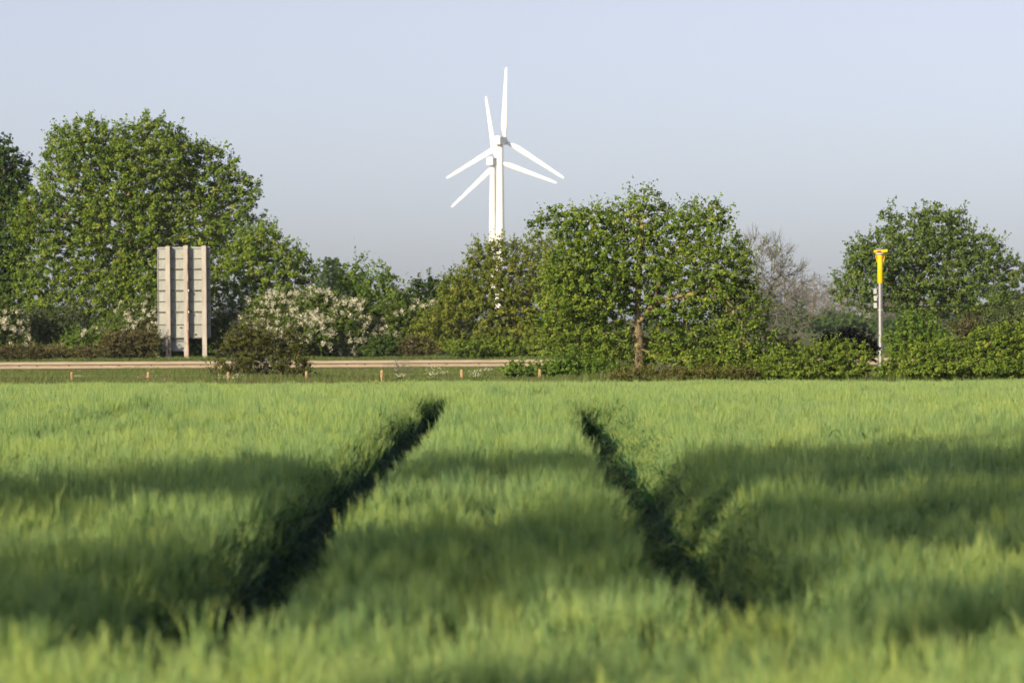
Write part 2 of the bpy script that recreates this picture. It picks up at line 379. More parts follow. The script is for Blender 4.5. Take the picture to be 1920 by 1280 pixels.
# wheel tracks of the sprayer: centre lines run away from the camera, slightly to the right
TR_L, TR_R, HALF = -1.33, .89, .37
def track_x(y): return (985 - 960) / FPX * y
def crop():
    rng = np.random.default_rng(11)
    NB, NS = 8, 10
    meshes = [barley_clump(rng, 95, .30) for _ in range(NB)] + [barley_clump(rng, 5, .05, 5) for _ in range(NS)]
    coll = source_collection('barley', meshes, M['crop'])
    P, K = [], []
    def add(y0, y1, dens, kind):
        w = .1334 * y1 + 3.0; n = int((y1 - y0) * 2 * w * dens)
        p = np.stack([rng.uniform(-w, w, n), rng.uniform(y0, y1, n)], 1)
        p = p[np.abs(p[:, 0]) < .1334 * p[:, 1] + 2.6]; P.append(p); K.append(np.full(len(p), kind))
    for y0, y1, d in ((7, 34, 7.4), (34, 62, 6.2), (62, 104.4, 4.6)): add(y0, y1, d, 0)
    for y0, y1, d in ((13, 34, 280), (34, 63, 210)): add(y0, y1, d, 1)
    p = np.concatenate(P); kind = np.concatenate(K); x, y = p[:, 0], p[:, 1]; n = len(x)
    cx = x - track_x(y)
    wob = .025 * np.sin(y * .9) + .012 * np.sin(y * 3.7 + 1)
    end = np.where(cx < -.25, 60.5, 56.5)
    hw = HALF * np.clip((end - y) / 1.6, 0, 1) * np.clip((y - np.where(cx < -.25, 13.7, 14.7) - .9 * np.sin(x * 1.3 + 1)) / .8, 0, 1)
    cl = np.where(cx < -.25, TR_L, TR_R); off = cx - cl + wob
    dist = np.abs(off) - hw
    dold = np.abs(cx + 5.0); oldy = (y > 27) & (y < 57)
    zone = (dist < .62) & (hw > .01) | ((dold < .62) & oldy)          # beside a wheeling: single plants
    keep = np.where(kind == 0, ~zone, zone & ((dist > rng.normal(0, .015, n)) | (rng.uniform(size=n) < .20)))
    old = np.exp(-(dold / .20) ** 2) * oldy
    keep &= rng.uniform(size=n) > .70 * old
    x, y, off, dist, hw, old, kind = (a[keep] for a in (x, y, off, dist, hw, old, kind)); n = len(x)
    edge = np.exp(-np.clip(dist, 0, 9) / .13) * (hw > .05)
    rough = .8 * np.sin(x * 1.3 + y * 2.2 + np.sin(y * .7) * 2) * np.sin(y * .55 - x * .9) + .5 * np.sin(x * 2.1 + 1.7 * np.sin(y * .9)) * np.sin(y * 1.3 + x) + .5 * np.sin(x * .8 - y * .47)
    outer = np.where(off > 0, 1, -1) * np.where(x - track_x(y) < -.25, -1, 1) > 0    # the far bank of each wheeling slopes, the middle strip stands steep
    slope = np.clip(dist / np.where(outer & (x - track_x(y) > -.25), .26, .10), 0, 1); slope = slope * slope * (3 - 2 * slope)
    h = .93 * (1 + .05 * rough + rng.normal(0, .05, n)) * np.where(hw > .05, np.where(outer & (x - track_x(y) > -.25), .60 + .40 * slope, .80 + .20 * slope), 1) * (1 - .35 * old)
    h = np.where((dist < -.02) & (hw > .05), rng.uniform(.14, .36, n), h)          # stunted plants and weeds on the floor of the wheelings
    h *= np.interp(y, [60, 104], [1, .53])
    lean = edge * rng.uniform(0, .20, n) * -np.sign(off)
    yaw = rng.uniform(0, 6.283, n)
    tx = rng.normal(0, .05, n); ty = lean + rng.normal(.02, .05, n)
    c, s_ = np.cos(yaw), np.sin(yaw)          # turn the lean into the clump's own frame
    rot = np.stack([tx * c + ty * s_, -tx * s_ + ty * c, yaw], 1)
    w_ = rng.uniform(.9, 1.12, n)
    pick = np.where(kind == 0, rng.integers(0, NB, n), NB + rng.integers(0, NS, n))
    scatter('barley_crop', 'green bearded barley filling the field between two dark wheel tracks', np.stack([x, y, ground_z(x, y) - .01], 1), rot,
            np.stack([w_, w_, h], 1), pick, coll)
    return n
NCROP = crop()

def grass_clump(rng, blades=26, rad=.12, h0=.24):
    V, F, T = [], [], []
    for _ in range(blades):
        a, r = rng.uniform(0, 6.283), rad * math.sqrt(rng.uniform())
        p = np.array([r * math.cos(a), r * math.sin(a), 0.0])
        b = rng.uniform(0, 6.283); d = np.array([math.cos(b), math.sin(b), 0]); s = np.array([-d[1], d[0], 0])
        L = h0 * rng.uniform(.6, 1.3); k = rng.uniform(.1, .5)
        ribbon(V, F, T, [p, p + d * L * k * .35 + np.array([0, 0, L * .6]), p + d * L * k + np.array([0, 0, L])], [.008, .007, .001], s, rng.uniform())
    return mesh_np('grass_clump', np.array(V), np.array(F), {'tint': ('FACE', 'FLOAT', np.array(T))})
M['grass'] = leaf_mat('verge_grass_blade', [(0, (.066, .112, .028)), (.5, (.122, .178, .048)), (.8, (.17, .20, .065)), (1, (.28, .25, .13))], trans=.3)
M['dry'] = leaf_mat('dry_grass_blade', [(0, (.10, .075, .045)), (.6, (.20, .155, .095)), (1, (.30, .25, .16))], trans=.2)
def verge(name, label, y0, y1, dens, mat, h0, seed, xr=.1334, x0=None, x1=None):
    rng = np.random.default_rng(seed)
    coll = source_collection(name, [grass_clump(rng, h0=h0) for _ in range(8)], mat)
    w = xr * y1 + 3; a = -w if x0 is None else x0; b = w if x1 is None else x1
    n = int((y1 - y0) * (b - a) * dens)
    x, y = rng.uniform(a, b, n), rng.uniform(y0, y1, n)
    z = ground_z(x, y)
    patch = 1 + .35 * np.sin(x * .9 + 2 * np.sin(y * .35)) * np.sin(y * .6 + x * .3)
    s = rng.uniform(.75, 1.2, n) * patch
    rot = np.stack([rng.normal(0, .08, n), rng.normal(0, .08, n), rng.uniform(0, 6.283, n)], 1)
    return scatter(name, label, np.stack([x, y, z - .01], 1), rot, np.stack([s, s, s], 1), rng.integers(0, 8, n), coll)
verge('verge_grass', 'rough green grass on the verge between the field and the crash barrier', 108.5, 147.5, 13, M['grass'], .19, 21)
verge('roadside_grass', 'strip of green grass at the foot of the trees beyond the road', 166.5, 178, 16, M['grass'], .14, 22)
verge('dry_grass', 'dry brown grass litter along the edge of the field', 106.6, 112.5, 14, M['dry'], .12, 23, x1=2.0)

# ------------------------------------------------------------------ trees and shrubs
def gp(px, D):
    x = (px - 960) * D / FPX; return np.array([x, D, float(ground_z(x, D)) - .1])

def unit(v): return v / np.maximum(np.linalg.norm(v, axis=-1, keepdims=True), 1e-9)

def leaf_quads(c, nrm, size, rng, aspect=.78, fold=.18):
    n = len(c); nrm = unit(nrm)
    t = unit(np.cross(nrm, unit(rng.normal(size=(n, 3))))); b = np.cross(nrm, t)
    L = size[:, None] / 2; W = L * aspect
    v = np.stack([c - t * L, c + b * W + nrm * L * fold, c + t * L - nrm * L * fold * .8, c - b * W + nrm * L * fold], 1)
    return v.reshape(-1, 3), np.arange(4 * n).reshape(n, 4)

def poisson(cand, dmin):
    cell = {}; out = []
    keys = np.floor(cand / dmin).astype(int)
    for i, k in enumerate(map(tuple, keys)):
        ok = True
        for dx in (-1, 0, 1):
            for dy in (-1, 0, 1):
                for dz in (-1, 0, 1):
                    for j in cell.get((k[0] + dx, k[1] + dy, k[2] + dz), ()):
                        d = cand[i] - cand[j]
                        if d @ d < dmin * dmin: ok = False; break
                    if not ok: break
                if not ok: break
            if not ok: break
        if ok: cell.setdefault(k, []).append(i); out.append(i)
    return np.array(out, int)

def tree(name, label, cat, D, lobes, mat, leaf=.085, spacing=.55, per=34, shoots=2, shoot_len=.45, stems=None, trunk_r=.16,
         bark='bark', seed=0, depth=.85, inner=.42, group=None, blossom=0.0, bl_side=None, keepout=None, twigs=0, twig_len=.6,
         tip_r=.011, foot=None, flat=.75, clump_r=.62, wood_name='trunk', blossom_size=.052, gap=0.0, billow=True):
    """lobes: (px, py, rx, ry[, depth offset in m]) in pixels of the photograph at depth D, turned into metres at once"""
    rng = np.random.default_rng(seed + 100)
    if per > 12: leaf *= 1.01; spacing *= .60; per = int(per * 1.85); inner *= .75
    s = D / FPX
    C = []; R = []
    for lb in lobes:
        p = at(lb[0], lb[1], D); off = lb[4] if len(lb) > 4 else 0.0
        p = p + np.array([0, off, 0]); C.append(p); rx_, rz_ = lb[2] * s, lb[3] * s
        R.append((rx_, max(depth * rx_, .5 * rz_), rz_))
    C, R = np.array(C), np.array(R)
    C[:, 1] += rng.normal(0, .22, len(C)) * R[:, 1]
    if billow:
        c2, r2 = [], []
        for c_, r_ in zip(C, R):
            c2.append(c_); r2.append(r_ * .88)
            m_ = int(np.clip(12 * r_[0] / 1.6, 8, 20))
            for d_ in unit(rng.normal(size=(m_, 3)) + np.array([0, -.25, .15])):
                q_ = rng.uniform(.30, .44); c2.append(c_ + d_ * r_ * (1.02 - q_)); r2.append(np.maximum(r_ * q_, .18) * np.array([1, 1, .85]))
        C, R = np.array(c2), np.array(r2)
    # root of the thing
    if stems is None:
        fx = foot if foot is not None else float(np.average([l_[0] for l_ in lobes], weights=[l_[2] * l_[3] for l_ in lobes]))
        x0 = (fx - 960) * s; z0 = float(ground_z(x0, D))
        zc = float(np.average(C[:, 2], weights=R[:, 0] * R[:, 2]))
        zf = z0 + .35 * (zc - z0) if zc - z0 > 1.2 else z0 + .3
        tp = np.array([x0 + rng.normal(0, .1), D, zf]); tc = np.array([np.average(C[:, 0], weights=R[:, 0]), D, zc])
        stems = [[np.array([x0, D, z0 - .1]), np.array([x0 + rng.normal(0, .05), D, (z0 + zf) / 2]), tp, lerp(tp, tc, .6) + rng.normal(0, .1, 3), tc]]
    base = np.array(stems[0][0])
    root = empty(name, label, cat, tuple(base), 0, group)
    # clump centres: scattered through the outer part of the lobes
    cand = []
    vol = R.prod(1); N = int(min(60000, 9 * sum(vol) * 4.19 / spacing ** 3 + 300))
    pick = rng.choice(len(C), N, p=(R[:, 0] * R[:, 2]) / (R[:, 0] * R[:, 2]).sum())
    d = unit(rng.normal(size=(N, 3))); rad = rng.uniform(inner ** 2, 1.0, N) ** .5
    cand = C[pick] + d * R[pick] * rad[:, None]
    mn = np.min(np.linalg.norm((cand[:, None] - C[None]) / R[None], axis=2), axis=1)
    ok = (mn > inner * .9) & (cand[:, 2] > ground_z(cand[:, 0], cand[:, 1]) + .12)
    if keepout is not None:
        for (kx0, kx1, ky0, ky1, frac) in keepout:
            px = 960 + cand[:, 0] / cand[:, 1] * FPX; py = HOR - (cand[:, 2] - EYE) / cand[:, 1] * FPX
            ok &= ~((px > kx0) & (px < kx1) & (py > ky0) & (py < ky1) & (cand[:, 1] < D + .25) & (rng.uniform(size=N) < frac))
    if gap > 0:   # open pockets in the crown
        gc = C[rng.integers(0, len(C), 40)] + unit(rng.normal(size=(40, 3))) * R.mean() * .85
        for g_ in gc: ok &= np.linalg.norm(cand - g_, axis=1) > gap
    cand = cand[ok]; pick = pick[ok]
    ii = poisson(cand, spacing); cl = cand[ii]; lob = pick[ii]; nc = len(cl)
    outd = unit((cl - C[lob]) / R[lob])
    surf = np.min(np.linalg.norm((cl[:, None] - C[None]) / R[None], axis=2), axis=1)
    # skeleton: join every clump to the nearest wood already there
    nodes = []; par = []; side = []
    for si, st in enumerate(stems):
        prev = -1
        st = [np.array(q, float) for q in st]
        for a_, b_ in zip(st[:-1], st[1:]):
            k_ = max(1, int(np.linalg.norm(b_ - a_) / .35))
            for k in range(k_ if b_ is not st[-1] else k_ + 1):
                nodes.append(lerp(a_, b_, k / k_) + rng.normal(0, .012 if si == 0 else .03, 3)); par.append(prev); side.append(si > 0); prev = len(nodes) - 1
    nst = len(nodes)
    cap = nst + nc * 4 + 10; NA = np.zeros((cap, 3)); NA[:nst] = nodes; cnt = nst; plen = np.zeros(cap); par = par + [-1] * (cap - nst)
    order = np.argsort(np.linalg.norm(cl - np.mean([st[-1] for st in stems], axis=0), axis=1))
    low = np.zeros(cap, bool)
    for st_k in range(nst): low[st_k] = NA[st_k, 2] < base[2] + .22 * (stems[0][-1][2] - base[2])
    clump_node = np.zeros(nc, int)
    for ci in order:
        c_ = cl[ci]; dd = np.linalg.norm(NA[:cnt] - c_, axis=1) + .25 * plen[:cnt] + 3 * low[:cnt]
        k = int(np.argmin(dd)); a_ = NA[k].copy(); L = np.linalg.norm(c_ - a_); m_ = min(3, max(1, int(L / .5)))
        p_ = k
        for q in range(1, m_ + 1):
            t = q / m_; pt = lerp(a_, c_, t) + np.array([0, 0, .10 * L * math.sin(math.pi * t)]) + rng.normal(0, .035 * min(L, 1.5), 3) * (t < 1)
            NA[cnt] = pt; par[cnt] = p_; plen[cnt] = plen[p_] + L / m_; p_ = cnt; cnt += 1
        clump_node[ci] = p_
    w = np.zeros(cnt); kids = np.zeros(cnt, int)
    for i in range(cnt):
        if par[i] >= 0: kids[par[i]] += 1
    for i in range(cnt - 1, -1, -1):
        if kids[i] == 0: w[i] = 1.0
        if par[i] >= 0: w[par[i]] += w[i]
    mx = max(w[:nst].max(), 1.0); ex = math.log(trunk_r / tip_r) / math.log(mx + 1.01)
    r = tip_r * (w + .01) ** ex
    r[:nst] *= np.where(side, .62, 1.0)
    e = np.array([i for i in range(cnt) if par[i] >= 0]); pe = np.array(par)[e]
    rp = np.minimum(r[pe], r[e] * 1.5 + .004)
    P0, P1, A0, A1 = NA[pe], NA[e], rp, r[e]
    if twigs:
        k = nc * twigs; ci = np.repeat(np.arange(nc), twigs)
        td = unit(outd[ci] * .8 + rng.normal(size=(k, 3)) * .6 + np.array([0, 0, .45])); L = rng.uniform(.4, 1, k) * twig_len
        mid = cl[ci] + td * L[:, None] * .5 + rng.normal(0, .05, (k, 3)); end = mid + unit(td + np.array([0, 0, .25]) + rng.normal(0, .25, (k, 3))) * L[:, None] * .5
        tr_ = np.full(k, tip_r * .8)
        end2 = mid + unit(td + rng.normal(0, .5, (k, 3))) * L[:, None] * .4
        P0 = np.concatenate([P0, cl[ci], mid, mid]); P1 = np.concatenate([P1, mid, end, end2])
        A0 = np.concatenate([A0, tr_, tr_ * .75, tr_ * .6]); A1 = np.concatenate([A1, tr_ * .75, tr_ * .3, tr_ * .3])
    v, f = frustums(P0 - base, P1 - base, A0, A1, 6 if trunk_r > .1 else 4)
    link(wood_name, mesh_np(wood_name, v, f, smooth=True), M[bark], root)
    # leaves
    if per > 0:
        n_ = nc * per; ci = np.repeat(np.arange(nc), per)
        q = unit(rng.normal(size=(n_, 3))) * (rng.uniform(0, 1, n_) ** .45)[:, None] * spacing * clump_r * np.array([1, 1, flat])
        pos = cl[ci] + q; nr = unit(q + 1e-3) * .9 + outd[ci] * .5 + np.array([0, 0, .55]) + rng.normal(size=(n_, 3)) * .55
        tint = np.clip(.42 + rng.normal(0, .15, n_) + np.repeat(rng.normal(0, .19, nc), per), 0, 1)
        out_i = np.where(surf > .72)[0]
        if shoots and len(out_i):
            reps = rng.poisson(shoots, len(out_i)); so = np.repeat(out_i, reps); k = len(so); per_s = 11
            sd = unit(outd[so] + rng.normal(size=(k, 3)) * .45 + np.array([0, 0, .55])); sl = rng.uniform(.35, 1.15, k) * shoot_len
            st_ = cl[so] + sd * spacing * .35; t = rng.uniform(0, 1, (k, per_s))
            sp = st_[:, None] + sd[:, None] * (sl[:, None] * t)[:, :, None] + rng.normal(0, .055 * (leaf / .085), (k, per_s, 3)) * (1.15 - t)[:, :, None]
            sp = sp.reshape(-1, 3); pos = np.concatenate([pos, sp]); nr = np.concatenate([nr, rng.normal(size=(len(sp), 3)) + np.array([0, -.3, .6])])
            tint = np.concatenate([tint, np.clip(.55 + rng.normal(0, .16, len(sp)), 0, 1)])
        okz = pos[:, 2] > ground_z(pos[:, 0], pos[:, 1]) + .03
        okz &= (pos[:, 1] < np.average(C[:, 1]) + .25 * R[:, 1].max()) | (rng.uniform(size=len(pos)) < .38)
        for (kx0, kx1, ky0, ky1, frac) in (keepout or ()):
            px = 960 + pos[:, 0] / pos[:, 1] * FPX; py = HOR - (pos[:, 2] - EYE) / pos[:, 1] * FPX
            okz &= ~((px > kx0) & (px < kx1) & (py > ky0) & (py < ky1) & (pos[:, 1] < D + .1) & (rng.uniform(size=len(pos)) < frac))
        pos, nr, tint = pos[okz], nr[okz], tint[okz]
        v, f = leaf_quads(pos - base, nr, leaf * rng.uniform(.65, 1.3, len(pos)), rng)
        link('crown', mesh_np('crown', v, f, {'tint': ('FACE', 'FLOAT', tint)}), M[mat], root)
    if blossom > 0:
        sc = surf.copy(); up = outd[:, 2] * .6 - outd[:, 1] * .5
        if bl_side is not None: up = up + bl_side * outd[:, 0]
        patch = .5 + .5 * np.sin(cl[:, 0] * 2.3 + seed) * np.sin(cl[:, 2] * 3.1 + cl[:, 1] + seed * 2)
        bi = np.where((sc > .6) & (rng.uniform(size=nc) < 1.5 * blossom * np.clip(.55 + up, .05, 1.2) * np.clip(patch * 1.7 - .25, .03, 1)))[0]
        if len(bi):
            k = 10; nb = 7; ci = np.repeat(bi, k); tt = np.tile(np.linspace(0, 1, k), len(bi))[:, None]
            sd = np.repeat(unit(outd[bi] + rng.normal(size=(len(bi), 3)) * .6 + np.array([0, -.3, .25])), k, 0)
            hub = cl[ci] + sd * spacing * (.45 + 1.0 * tt) - np.array([0, 0, .22 * spacing]) * tt ** 2 + rng.normal(0, .035, (len(ci), 3))
            hc = np.repeat(hub, nb, 0); pos = hc + rng.normal(0, .05, (len(hc), 3))
            nr = np.array([0, -.5, .6]) + rng.normal(size=(len(hc), 3)) * .7
            v, f = leaf_quads(pos - base, nr, blossom_size * rng.uniform(.6, 1.25, len(hc)), rng, aspect=.9)
            link('blossom', mesh_np('blossom', v, f, {'tint': ('FACE', 'FLOAT', rng.uniform(0, 1, len(hc)))}), M['blossom'], root)
    return root

# --- large trees beyond the road
tree('oak_tree', 'large broad oak with rounded double top behind the back of the sign', 'tree', 183,
     [(168, 292, 84, 78), (285, 300, 92, 82), (375, 340, 84, 84), (118, 350, 60, 90), (105, 420, 86, 86), (225, 420, 120, 110), (350, 440, 120, 110),
      (440, 395, 62, 85), (85, 510, 72, 86), (190, 540, 100, 80), (310, 560, 100, 80), (480, 440, 40, 60), (120, 590, 70, 50), (245, 610, 80, 45)],
     'oak', leaf=.115, spacing=.62, per=30, shoots=2.0, shoot_len=.55, trunk_r=.34, seed=1, foot=250, gap=.5)
tree('oak_tree', 'smaller round oak touching the right side of the large oak', 'tree', 178,
     [(490, 500, 84, 80), (555, 525, 44, 66), (440, 560, 70, 80), (520, 590, 70, 60)],
     'oak', leaf=.11, spacing=.58, per=30, shoots=2.0, shoot_len=.45, trunk_r=.2, seed=2, foot=495, gap=.35)
tree('sycamore_tree', 'dark green tree cut off by the left edge of the picture', 'tree', 187,
     [(-8, 345, 70, 96), (14, 420, 55, 96), (-30, 480, 90, 110), (15, 560, 50, 70), (-60, 580, 80, 90)],
     'dark', leaf=.13, spacing=.6, per=36, shoots=1.6, trunk_r=.3, seed=3, foot=-30)
tree('young_cherry_tree', 'light green young tree with upright leafy shoots above the white hawthorn', 'tree', 181,
     [(668, 545, 36, 52), (715, 560, 36, 48), (690, 590, 56, 40), (652, 520, 20, 34), (730, 525, 16, 28)],
     'fresh', leaf=.13, spacing=.55, per=20, shoots=3.4, shoot_len=1.15, trunk_r=.1, seed=4, foot=690, flat=1.0)
tree('elder_tree', 'dense dark green small tree between the cherry and the olive oak', 'tree', 184,
     [(810, 560, 52, 44), (860, 560, 44, 50), (770, 580, 34, 36)], 'dark', leaf=.11, spacing=.5, per=32, shoots=2, trunk_r=.12, seed=5, foot=815)
tree('oak_tree', 'olive green spreading oak beyond the road in front of the turbine towers', 'tree', 176,
     [(945, 505, 66, 62), (1010, 500, 60, 62), (885, 550, 62, 52), (930, 560, 80, 60), (1010, 580, 86, 70), (835, 612, 56, 48), (905, 620, 80, 44), (1000, 630, 90, 36),
      (800, 640, 36, 28), (905, 490, 34, 34), (1070, 580, 60, 80)],
     'oak_olive', leaf=.10, spacing=.52, per=25, shoots=2.2, shoot_len=.55, trunk_r=.2, seed=6, foot=985, gap=.3)
tree('oak_tree', 'broad oak crown behind the yellow topped pole', 'tree', 166,
     [(1735, 455, 84, 70), (1655, 490, 74, 58), (1820, 490, 76, 66), (1605, 535, 50, 44), (1885, 520, 48, 52), (1740, 525, 100, 56), (1680, 420, 40, 34), (1775, 415, 44, 34),
      (1835, 560, 70, 36), (1900, 570, 50, 36), (1640, 560, 50, 26), (1770, 575, 70, 24), (1690, 575, 50, 20)],
     'oak_green', leaf=.105, spacing=.54, per=27, shoots=2.4, shoot_len=.55, trunk_r=.11, tip_r=.007, bark='bark_grey', stems=[[gp(1752, 166), at(1748, 618, 166), at(1700, 565, 166), at(1665, 520, 166)], [at(1748, 618, 166), at(1765, 570, 166) + np.array([0, .4, 0]), at(1775, 500, 166)], [at(1748, 615, 166), at(1725, 560, 166), at(1730, 480, 166)]], seed=7, gap=.4)

# --- the near oak on the field side of the barrier, trunk in view
Dn = 116.0
b0 = at(1199, 711, Dn); b0[2] = ground_z(b0[0], Dn) - .08
t1 = at(1200, 660, Dn); t2 = at(1196, 600, Dn); t3 = at(1196, 540, Dn); t4 = at(1202, 470, Dn); t5 = at(1205, 420, Dn)
l1 = [t2 + np.array([.03, -.05, -.1]), at(1225, 572, Dn) + np.array([0, -.1, 0]), at(1255, 558, Dn) + np.array([0, -.5, 0]), at(1300, 552, Dn) + np.array([0, -.5, 0]), at(1335, 540, Dn) + np.array([0, -.3, 0])]
l2 = [l1[1], at(1238, 530, Dn) + np.array([0, -.2, 0]), at(1245, 480, Dn)]
l3 = [t3, at(1140, 500, Dn) + np.array([0, .4, 0]), at(1085, 470, Dn) + np.array([0, .5, 0])]
l4 = [t2 * .5 + t1 * .5, at(1270, 630, Dn) + np.array([0, .4, 0]), at(1350, 620, Dn) + np.array([0, .6, 0])]
l5 = [t1, at(1130, 620, Dn) + np.array([0, .3, 0]), at(1080, 600, Dn) + np.array([0, .2, 0])]
tree('oak_tree', 'spreading oak with yellow lichened trunk at the edge of the barley field', 'tree', Dn,
     [(1200, 420, 84, 62), (1105, 440, 76, 56), (1290, 435, 66, 58), (1335, 510, 76, 70), (1385, 585, 64, 66), (1200, 510, 96, 74), (1100, 530, 90, 78), (1055, 590, 50, 70),
      (1130, 630, 70, 62), (1290, 640, 100, 54), (1390, 655, 54, 44), (1048, 412, 34, 30), (1335, 412, 24, 40), (1260, 560, 90, 60), (1215, 385, 40, 34), (1085, 660, 60, 40), (1180, 670, 50, 30), (1310, 685, 100, 22), (1180, 690, 40, 16), (1390, 690, 50, 16), (1250, 690, 40, 14), (1425, 640, 36, 36), (1010, 425, 22, 24), (1380, 470, 30, 34)],
     'oak', leaf=.080, spacing=.40, per=26, shoots=2.1, shoot_len=.5, flat=.72, trunk_r=.15, tip_r=.0065, seed=8, stems=[[b0, t1, t2, t3, t4, t5], l1, l2, l3],
     keepout=[(1181, 1216, 596, 716, .93), (1186, 1208, 535, 590, .6), (1226, 1290, 548, 570, .30)], gap=.25, depth=.75)

# --- hawthorns in flower, shrubs and hedges beyond the road
tree('hawthorn', 'white flowering hawthorn cut off by the left edge of the picture', 'shrub', 176,
     [(5, 600, 44, 50), (-30, 620, 60, 60), (25, 650, 44, 36)], 'hawthorn', leaf=.09, spacing=.38, per=26, shoots=1.5, trunk_r=.07, seed=11, blossom=.75, foot=0)
tree('hawthorn', 'hawthorn with sparse white blossom partly hidden behind the left edge of the sign', 'shrub', 177,
     [(270, 595, 48, 44), (245, 630, 60, 40), (300, 640, 50, 36)], 'hawthorn', leaf=.09, spacing=.38, per=24, shoots=1.8, trunk_r=.07, seed=12, blossom=.6, foot=270)
tree('hawthorn', 'large hawthorn covered in white blossom in the middle of the hedge', 'shrub', 176,
     [(525, 590, 60, 44), (590, 585, 66, 42), (650, 605, 60, 46), (560, 630, 90, 40), (640, 640, 80, 34), (690, 620, 44, 36), (470, 610, 30, 26)],
     'hawthorn', leaf=.09, spacing=.36, per=24, shoots=1.6, trunk_r=.09, seed=13, blossom=.82, bl_side=-.35, foot=590)
tree('hawthorn', 'green hawthorn with little blossom between white hawthorn and olive oak', 'shrub', 177,
     [(740, 610, 56, 44), (790, 600, 50, 36), (770, 640, 66, 34), (715, 645, 30, 24)], 'hawthorn', leaf=.09, spacing=.38, per=26, shoots=1.6, trunk_r=.08, seed=14, blossom=.22, foot=755)
tree('shrub', 'pale green flowering shrub just right of the sign', 'shrub', 177,
     [(430, 615, 42, 44), (415, 645, 40, 32), (460, 640, 40, 34)], 'grey_green', leaf=.085, spacing=.38, per=26, shoots=1.5, trunk_r=.06, seed=15, blossom=.3, foot=430)
tree('shrub', 'blue green shrub in the shade at the foot of the large oak', 'shrub', 179,
     [(75, 620, 50, 44), (130, 610, 40, 40), (110, 650, 60, 26)], 'grey_green', leaf=.09, spacing=.40, per=24, shoots=1.2, trunk_r=.06, seed=16, foot=100)
tree('shrub', 'light green bush with a few white flowers left of the brown bush', 'shrub', 175,
     [(145, 645, 36, 28), (175, 640, 32, 30), (120, 660, 30, 18)], 'fresh', leaf=.085, spacing=.36, per=24, shoots=1.4, trunk_r=.05, seed=17, blossom=.18, foot=150)
tree('shrub', 'dark brown green bush at the left foot of the sign', 'shrub', 173.5,
     [(230, 645, 40, 26), (270, 645, 36, 32), (205, 655, 26, 20)], 'brown', leaf=.07, spacing=.33, per=26, shoots=1.6, trunk_r=.05, seed=18, foot=240, twigs=3, twig_len=.4)
tree('shrub', 'low rusty brown scrub at the far left behind the barrier', 'shrub', 173,
     [(60, 662, 44, 14), (110, 664, 40, 12), (20, 664, 40, 12), (160, 664, 30, 11)], 'brown', leaf=.06, spacing=.28, per=18, shoots=1.6, shoot_len=.3, trunk_r=.03, seed=19, foot=70, twigs=3, twig_len=.35, tip_r=.007)
tree('shrub', 'round dark green bush behind the barrier right of the white hawthorn', 'shrub', 173,
     [(715, 652, 30, 24), (700, 660, 24, 14), (735, 660, 22, 14)], 'dark', leaf=.08, spacing=.32, per=28, shoots=1.2, trunk_r=.04, seed=20, foot=715)
tree('shrub', 'rusty orange brown bush at the left foot of the olive oak', 'shrub', 173,
     [(775, 652, 30, 22), (800, 655, 26, 18), (755, 660, 20, 12)], 'brown', leaf=.07, spacing=.32, per=24, shoots=1.6, trunk_r=.04, seed=21, foot=778, twigs=3, twig_len=.35)
tree('shrub', 'green bramble scrub along the foot of the olive oak', 'shrub', 173,
     [(880, 655, 50, 16), (950, 655, 50, 16), (1020, 655, 50, 16), (1080, 650, 50, 24)], 'oak', leaf=.08, spacing=.33, per=24, shoots=1.3, trunk_r=.04, seed=22, foot=950)
tree('shrub', 'deep green scrub filling the shade behind the sign posts', 'shrub', 176,
     [(350, 640, 50, 40), (390, 630, 40, 44), (320, 650, 40, 28), (375, 660, 40, 16)], 'dark', leaf=.09, spacing=.38, per=28, shoots=1.2, trunk_r=.05, seed=23, foot=360)

# --- near side: bush before the barrier, brambles, hedges at the right
tree('shrub', 'large brownish green bush overhanging the barrier and the fence', 'shrub', 117,
     [(480, 640, 60, 36), (520, 655, 56, 42), (450, 670, 50, 32), (540, 690, 50, 24), (480, 690, 66, 24), (425, 695, 34, 16), (570, 700, 34, 14), (500, 625, 24, 22)],
     'bush', leaf=.058, spacing=.24, per=20, shoots=2.0, shoot_len=.32, trunk_r=.05, seed=31, foot=490, twigs=2, twig_len=.35, tip_r=.006, bark='twig', inner=.25, gap=.28)
tree('bramble', 'low bramble thicket with yellow leaves in front of the barrier beside the oak', 'shrub', 114,
     [(975, 697, 34, 16), (1020, 697, 34, 16), (1060, 692, 36, 20), (1110, 694, 36, 20), (1150, 702, 24, 12)], 'fresh', leaf=.07, spacing=.22, per=20, shoots=1.6, shoot_len=.25, trunk_r=.03, seed=32, foot=1050, tip_r=.005)
tree('shrub', 'dense green bush behind the trunk of the field oak', 'shrub', 121,
     [(1100, 675, 40, 26), (1155, 672, 36, 28), (1230, 674, 40, 28), (1290, 672, 44, 30), (1350, 674, 44, 28), (1405, 680, 36, 24)], 'oak', leaf=.07, spacing=.28, per=22, shoots=1.2, shoot_len=.25, trunk_r=.03, seed=44, foot=1250, tip_r=.006)
tree('scrub', 'dark low scrub along the foot of the field oak', 'shrub', 109.6,
     [(1175, 706, 34, 9), (1225, 707, 34, 8), (1275, 706, 36, 10), (1330, 704, 36, 12), (1385, 704, 36, 12)], 'bush', leaf=.055, spacing=.2, per=16, shoots=1.4, shoot_len=.18, trunk_r=.02, seed=43, foot=1280, tip_r=.005, twigs=2, twig_len=.25)
tree('sapling', 'thin leafless sapling in front of the barrier', 'sapling', 116,
     [(748, 688, 18, 14), (765, 696, 14, 12), (738, 698, 14, 12)], 'brown', leaf=.03, spacing=.16, per=5, shoots=.6, shoot_len=.12, trunk_r=.018, seed=33, foot=750, twigs=3, twig_len=.22, tip_r=.004, bark='twig', wood_name='stem')
